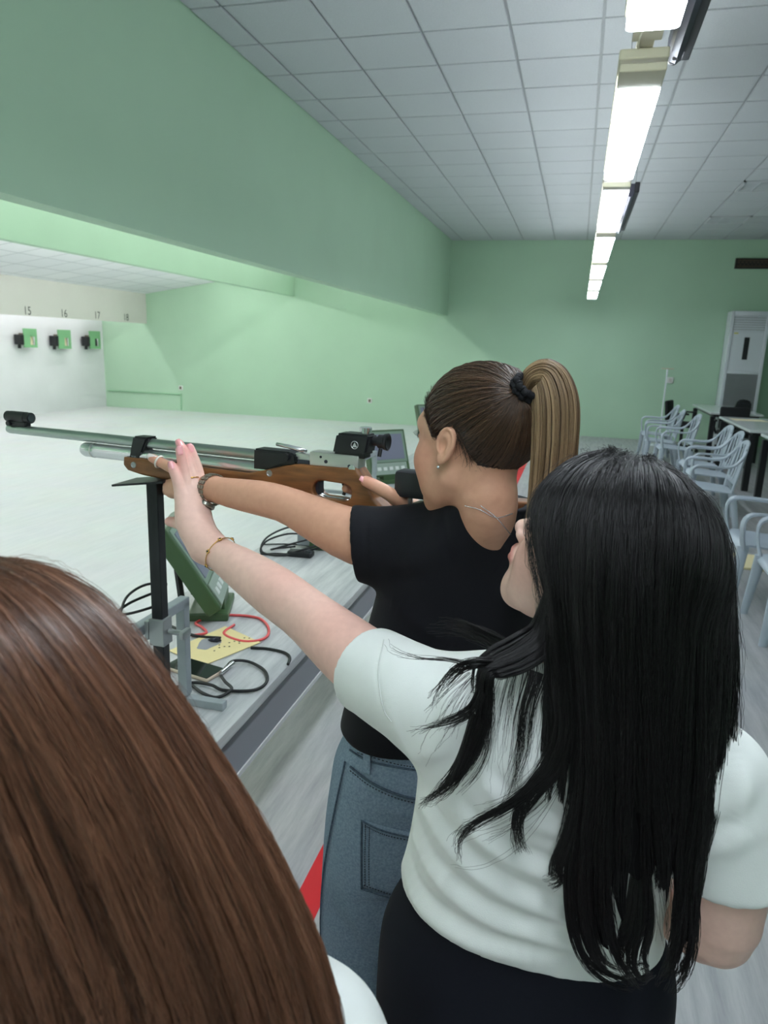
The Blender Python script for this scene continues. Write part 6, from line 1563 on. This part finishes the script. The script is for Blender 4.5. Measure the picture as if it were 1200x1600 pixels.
C_legs = [[(-.415, .355, .76, .085), (-.42, .36, .45, .062), (-.42, .36, .06, .038)], [(-.245, .395, .76, .085), (-.24, .40, .45, .062), (-.24, .40, .06, .038)]]
def C_body(P):
    d = zloft(P, C_core, .23); d = smin(d, limb(P, C_neck, 7), .03)
    for l in C_legs + [C_armR, C_armL]: d = smin(d, limb(P, l, 10), .025)
    return d
def fingers(w0, w1, side, thumb):
    w0, w1, side, thumb = [np.array(v, float) for v in (w0, w1, side, thumb)]; d = w1 - w0; d /= np.linalg.norm(d); side /= np.linalg.norm(side); up = np.cross(d, side); out = []
    for k, L in enumerate((.058, .068, .072, .066)):
        b = w1 + side * (.030 - .019 * k) * .95; out.append([(*b, .0105), (*(b + d * L * .45 + up * .004), .0098), (*(b + d * L * .8 - up * .008), .0090), (*(b + d * L - up * .018), .0080)])
    b = w0 + (w1 - w0) * .35; out.append([(*b, .014), (*(b + thumb * .035 + d * .02), .012), (*(b + thumb * .05 + d * .045), .0095)])
    return out
C_hands = [(np.array(C_armR[-3][:3]), np.array(C_armR[-1][:3]), (.3, -.3, 1), np.array([.2, -.3, .6])), (np.array(C_armL[-3][:3]), np.array(C_armL[-1][:3]), (.3, -.3, 1), np.array([-.3, .1, .6]))]
def C_handf(P):
    d = smin(limb(P, C_armR[3:], 8), limb(P, C_armL[3:], 8), .001)
    for a in C_hands:
        d = smin(d, chain(P, [a[0], a[1] + np.array(a[2]) * .018, a[1] - np.array(a[2]) * .018, a[0]], [.018, .015, .014, .018]), .012)
        for f in fingers(*a): d = smin(d, limb(P, f, 7), .005)
    return d
parts = [sdf_mesh(lambda P: smin(hC.sdf(P), limb(P, C_neck[:3], 6), .022), hC.c - .165, hC.c + .155, .0035), sdf_mesh(C_handf, (-.50, .42, .62), (-.17, .72, .80), .0035), sdf_mesh(C_body, (-.60, .22, .03), (-.04, .68, 1.19), .010)]
Vb, Fb = merge(parts)
watcher = npmesh('person', Vb, Fb, M_SKIN, None, hC.colour(Vb, (228, 186, 166), hair=(52, 32, 22)))
tag(watcher, 'woman with long reddish brown hair seen from behind, nearest the camera', 'person')
lashes('eyelashes', hC, watcher, 1); lashes('eyelashes', hC, watcher, -1)
C_tee = [(.72, -.33, .375, .178, .128), (.82, -.33, .372, .170, .120), (.92, -.32, .37, .160, .110), (1.02, -.314, .37, .162, .106), (1.08, -.31, .37, .166, .090), (1.125, -.315, .366, .118, .066), (1.16, -.322, .362, .072, .06)]
slCR = [(-.20, .395, 1.055, .070), (-.155, .41, 1.04, .068), (-.135, .422, .96, .066), (-.125, .43, .90, .065)]
slCL = [(-.43, .345, 1.055, .070), (-.475, .335, 1.04, .068), (-.50, .34, .96, .066), (-.51, .345, .90, .065)]
fC = lambda P: tee_sdf(P, C_tee, .23, [slCR, slCL], [(np.array([-.128, .427, .92]), np.array([.05, .05, -1.0]), .075), (np.array([-.507, .344, .92]), np.array([-.05, .02, -1.0]), .075)], (.76, 0, 0), np.array([-.325, .36, 1.14]), np.array([-.1, .25, .96]), .066)
Vt, Ft = sdf_mesh(fC, (-.62, .20, .71), (-.03, .56, 1.18), .006)
teeC = npmesh('t_shirt', relax(Vt, Ft, 2, .5), Ft, M_TEEW, watcher); teeC['label'] = 'white t-shirt'
Vj, Fj = sdf_mesh(lambda P: trousers(P, [(.60, -.33, .375, .180, .13), (.72, -.33, .375, .175, .125), (.80, -.33, .372, .158, .112)], [[(-.415, .355, .74, .10), (-.42, .36, .45, .09), (-.42, .36, .06, .09)], [(-.245, .395, .74, .10), (-.24, .40, .45, .09), (-.24, .40, .06, .09)]], .04, .23), (-.58, .20, .03), (-.10, .55, .82), .010)
tz = npmesh('trousers', relax(Vj, Fj, 2, .5), Fj, M_NAVY, watcher)
shoe('shoe', -.43, .39, math.radians(110), watcher); shoe('shoe', -.24, .43, math.radians(90), watcher)
M_HAIR_C = hair_material('reddish_brown_hair', (46, 28, 21), (128, 88, 66), rough=0.32, spec=0.5); M_SHELL_C = mat('brown_hair_base', (46, 28, 19), rough=0.5)
G = [
 [(-60, 905, .53), (40, 925, .60), (130, 985, .61), (190, 1070, .605), (245, 1165, .60), (300, 1265, .595), (350, 1365, .585), (395, 1470, .575), (430, 1580, .57)],
 [(-65, 898, .52), (50, 900, .56), (150, 955, .565), (222, 1045, .56), (285, 1145, .555), (345, 1245, .55), (405, 1350, .545), (450, 1450, .54), (485, 1560, .535), (500, 1660, .53)],
 [(-70, 893, .505), (45, 888, .505), (148, 938, .505), (225, 1030, .50), (295, 1135, .50), (362, 1240, .50), (422, 1345, .495), (470, 1445, .49), (508, 1550, .485), (525, 1660, .485)],
 [(-75, 893, .49), (20, 895, .455), (120, 950, .445), (200, 1045, .445), (275, 1155, .445), (345, 1270, .445), (405, 1385, .445), (455, 1500, .445), (490, 1610, .445), (505, 1700, .445)],
 [(-80, 895, .48), (-10, 908, .42), (75, 975, .405), (155, 1075, .405), (235, 1195, .41), (305, 1320, .412), (365, 1445, .415), (412, 1570, .418), (440, 1690, .42)],
 [(-85, 900, .475), (-45, 925, .40), (25, 1005, .382), (105, 1120, .384), (185, 1255, .39), (250, 1390, .395), (305, 1520, .40), (345, 1650, .403)],
 [(-92, 905, .472), (-85, 945, .392), (-30, 1040, .372), (45, 1165, .374), (120, 1305, .38), (185, 1445, .386), (238, 1580, .39), (270, 1710, .395)],
 [(-100, 908, .472), (-130, 960, .392), (-95, 1075, .370), (-25, 1210, .372), (50, 1355, .378), (112, 1500, .384), (160, 1640, .389)],
 [(-108, 910, .475), (-180, 970, .40), (-165, 1095, .376), (-105, 1240, .376), (-30, 1395, .382), (30, 1550, .386), (70, 1690, .39)],
 [(-115, 912, .48), (-235, 985, .42), (-245, 1115, .395), (-195, 1270, .392), (-125, 1430, .394), (-70, 1590, .396), (-40, 1720, .40)],
 [(-118, 912, .485), (-290, 1000, .455), (-325, 1135, .432), (-290, 1295, .425), (-225, 1460, .42), (-180, 1620, .42)],
 [(-118, 910, .495), (-310, 1000, .51), (-365, 1135, .50), (-345, 1290, .49), (-300, 1440, .48), (-270, 1590, .475)],
]
GC = [arc_resample(np.array([atd(*p) for p in g]), 24) for g in G]
surfC = smooth_surf(push_out(guide_surface(GC, 90, 60), hC, np.array([-.018, 0, .034]), np.array([.102, .084, .091])), 6); surfC = push_out(surfC, hC, np.array([-.018, 0, .034]), np.array([.099, .081, .088]))
du = np.gradient(surfC, axis=0); dt = np.gradient(surfC, axis=1); nn = np.cross(du, dt); nn /= np.maximum(np.linalg.norm(nn, axis=2, keepdims=True), 1e-9)
cC = hC.c + np.array([.05, .02, -.12])
if ((surfC - cC) * nn).sum(2).mean() < 0: nn = -nn
vS, fS_ = grid_mesh(surfC - nn * .006)
capC = sdf_mesh(lambda P: np.maximum(ell(hC.loc(P), (-.018, 0, .034), (.094, .075, .083)), np.interp(hC.loc(P)[:, 0], [-.2, -.02, .02, .05, .075, .2], [-.09, -.09, .02, .06, .085, .1]) - hC.loc(P)[:, 2]), hC.c - .17, hC.c + .17, .006)
vv, ff_ = merge([(vS, fS_), (relax(*capC, 3, .5), capC[1])])
hairC = npmesh('hair', vv, ff_, M_SHELL_C, watcher); hairC['label'] = 'long reddish brown hair'
st2, lk_ = strands_on(surfC, 20000, 61, layer=(-.003, .004), wav=.004, clump=.4, nclump=150, k=24, tip=(.96, 1.0), center=cC, frizz=.0006, proud=.002, nfine=1300)
hair_curves('hair_strands', st2, M_HAIR_C, hairC, .00042, .00018, lk_)
fly, lk_ = strands_on(surfC, 500, 63, layer=(.002, .008), wav=.008, clump=.1, nclump=120, k=22, tip=(.2, 1.0), center=cC, frizz=.0015, proud=.001)
hair_curves('flyaway_hairs', fly, M_HAIR_C, hairC, .00016, .00008, lk_)
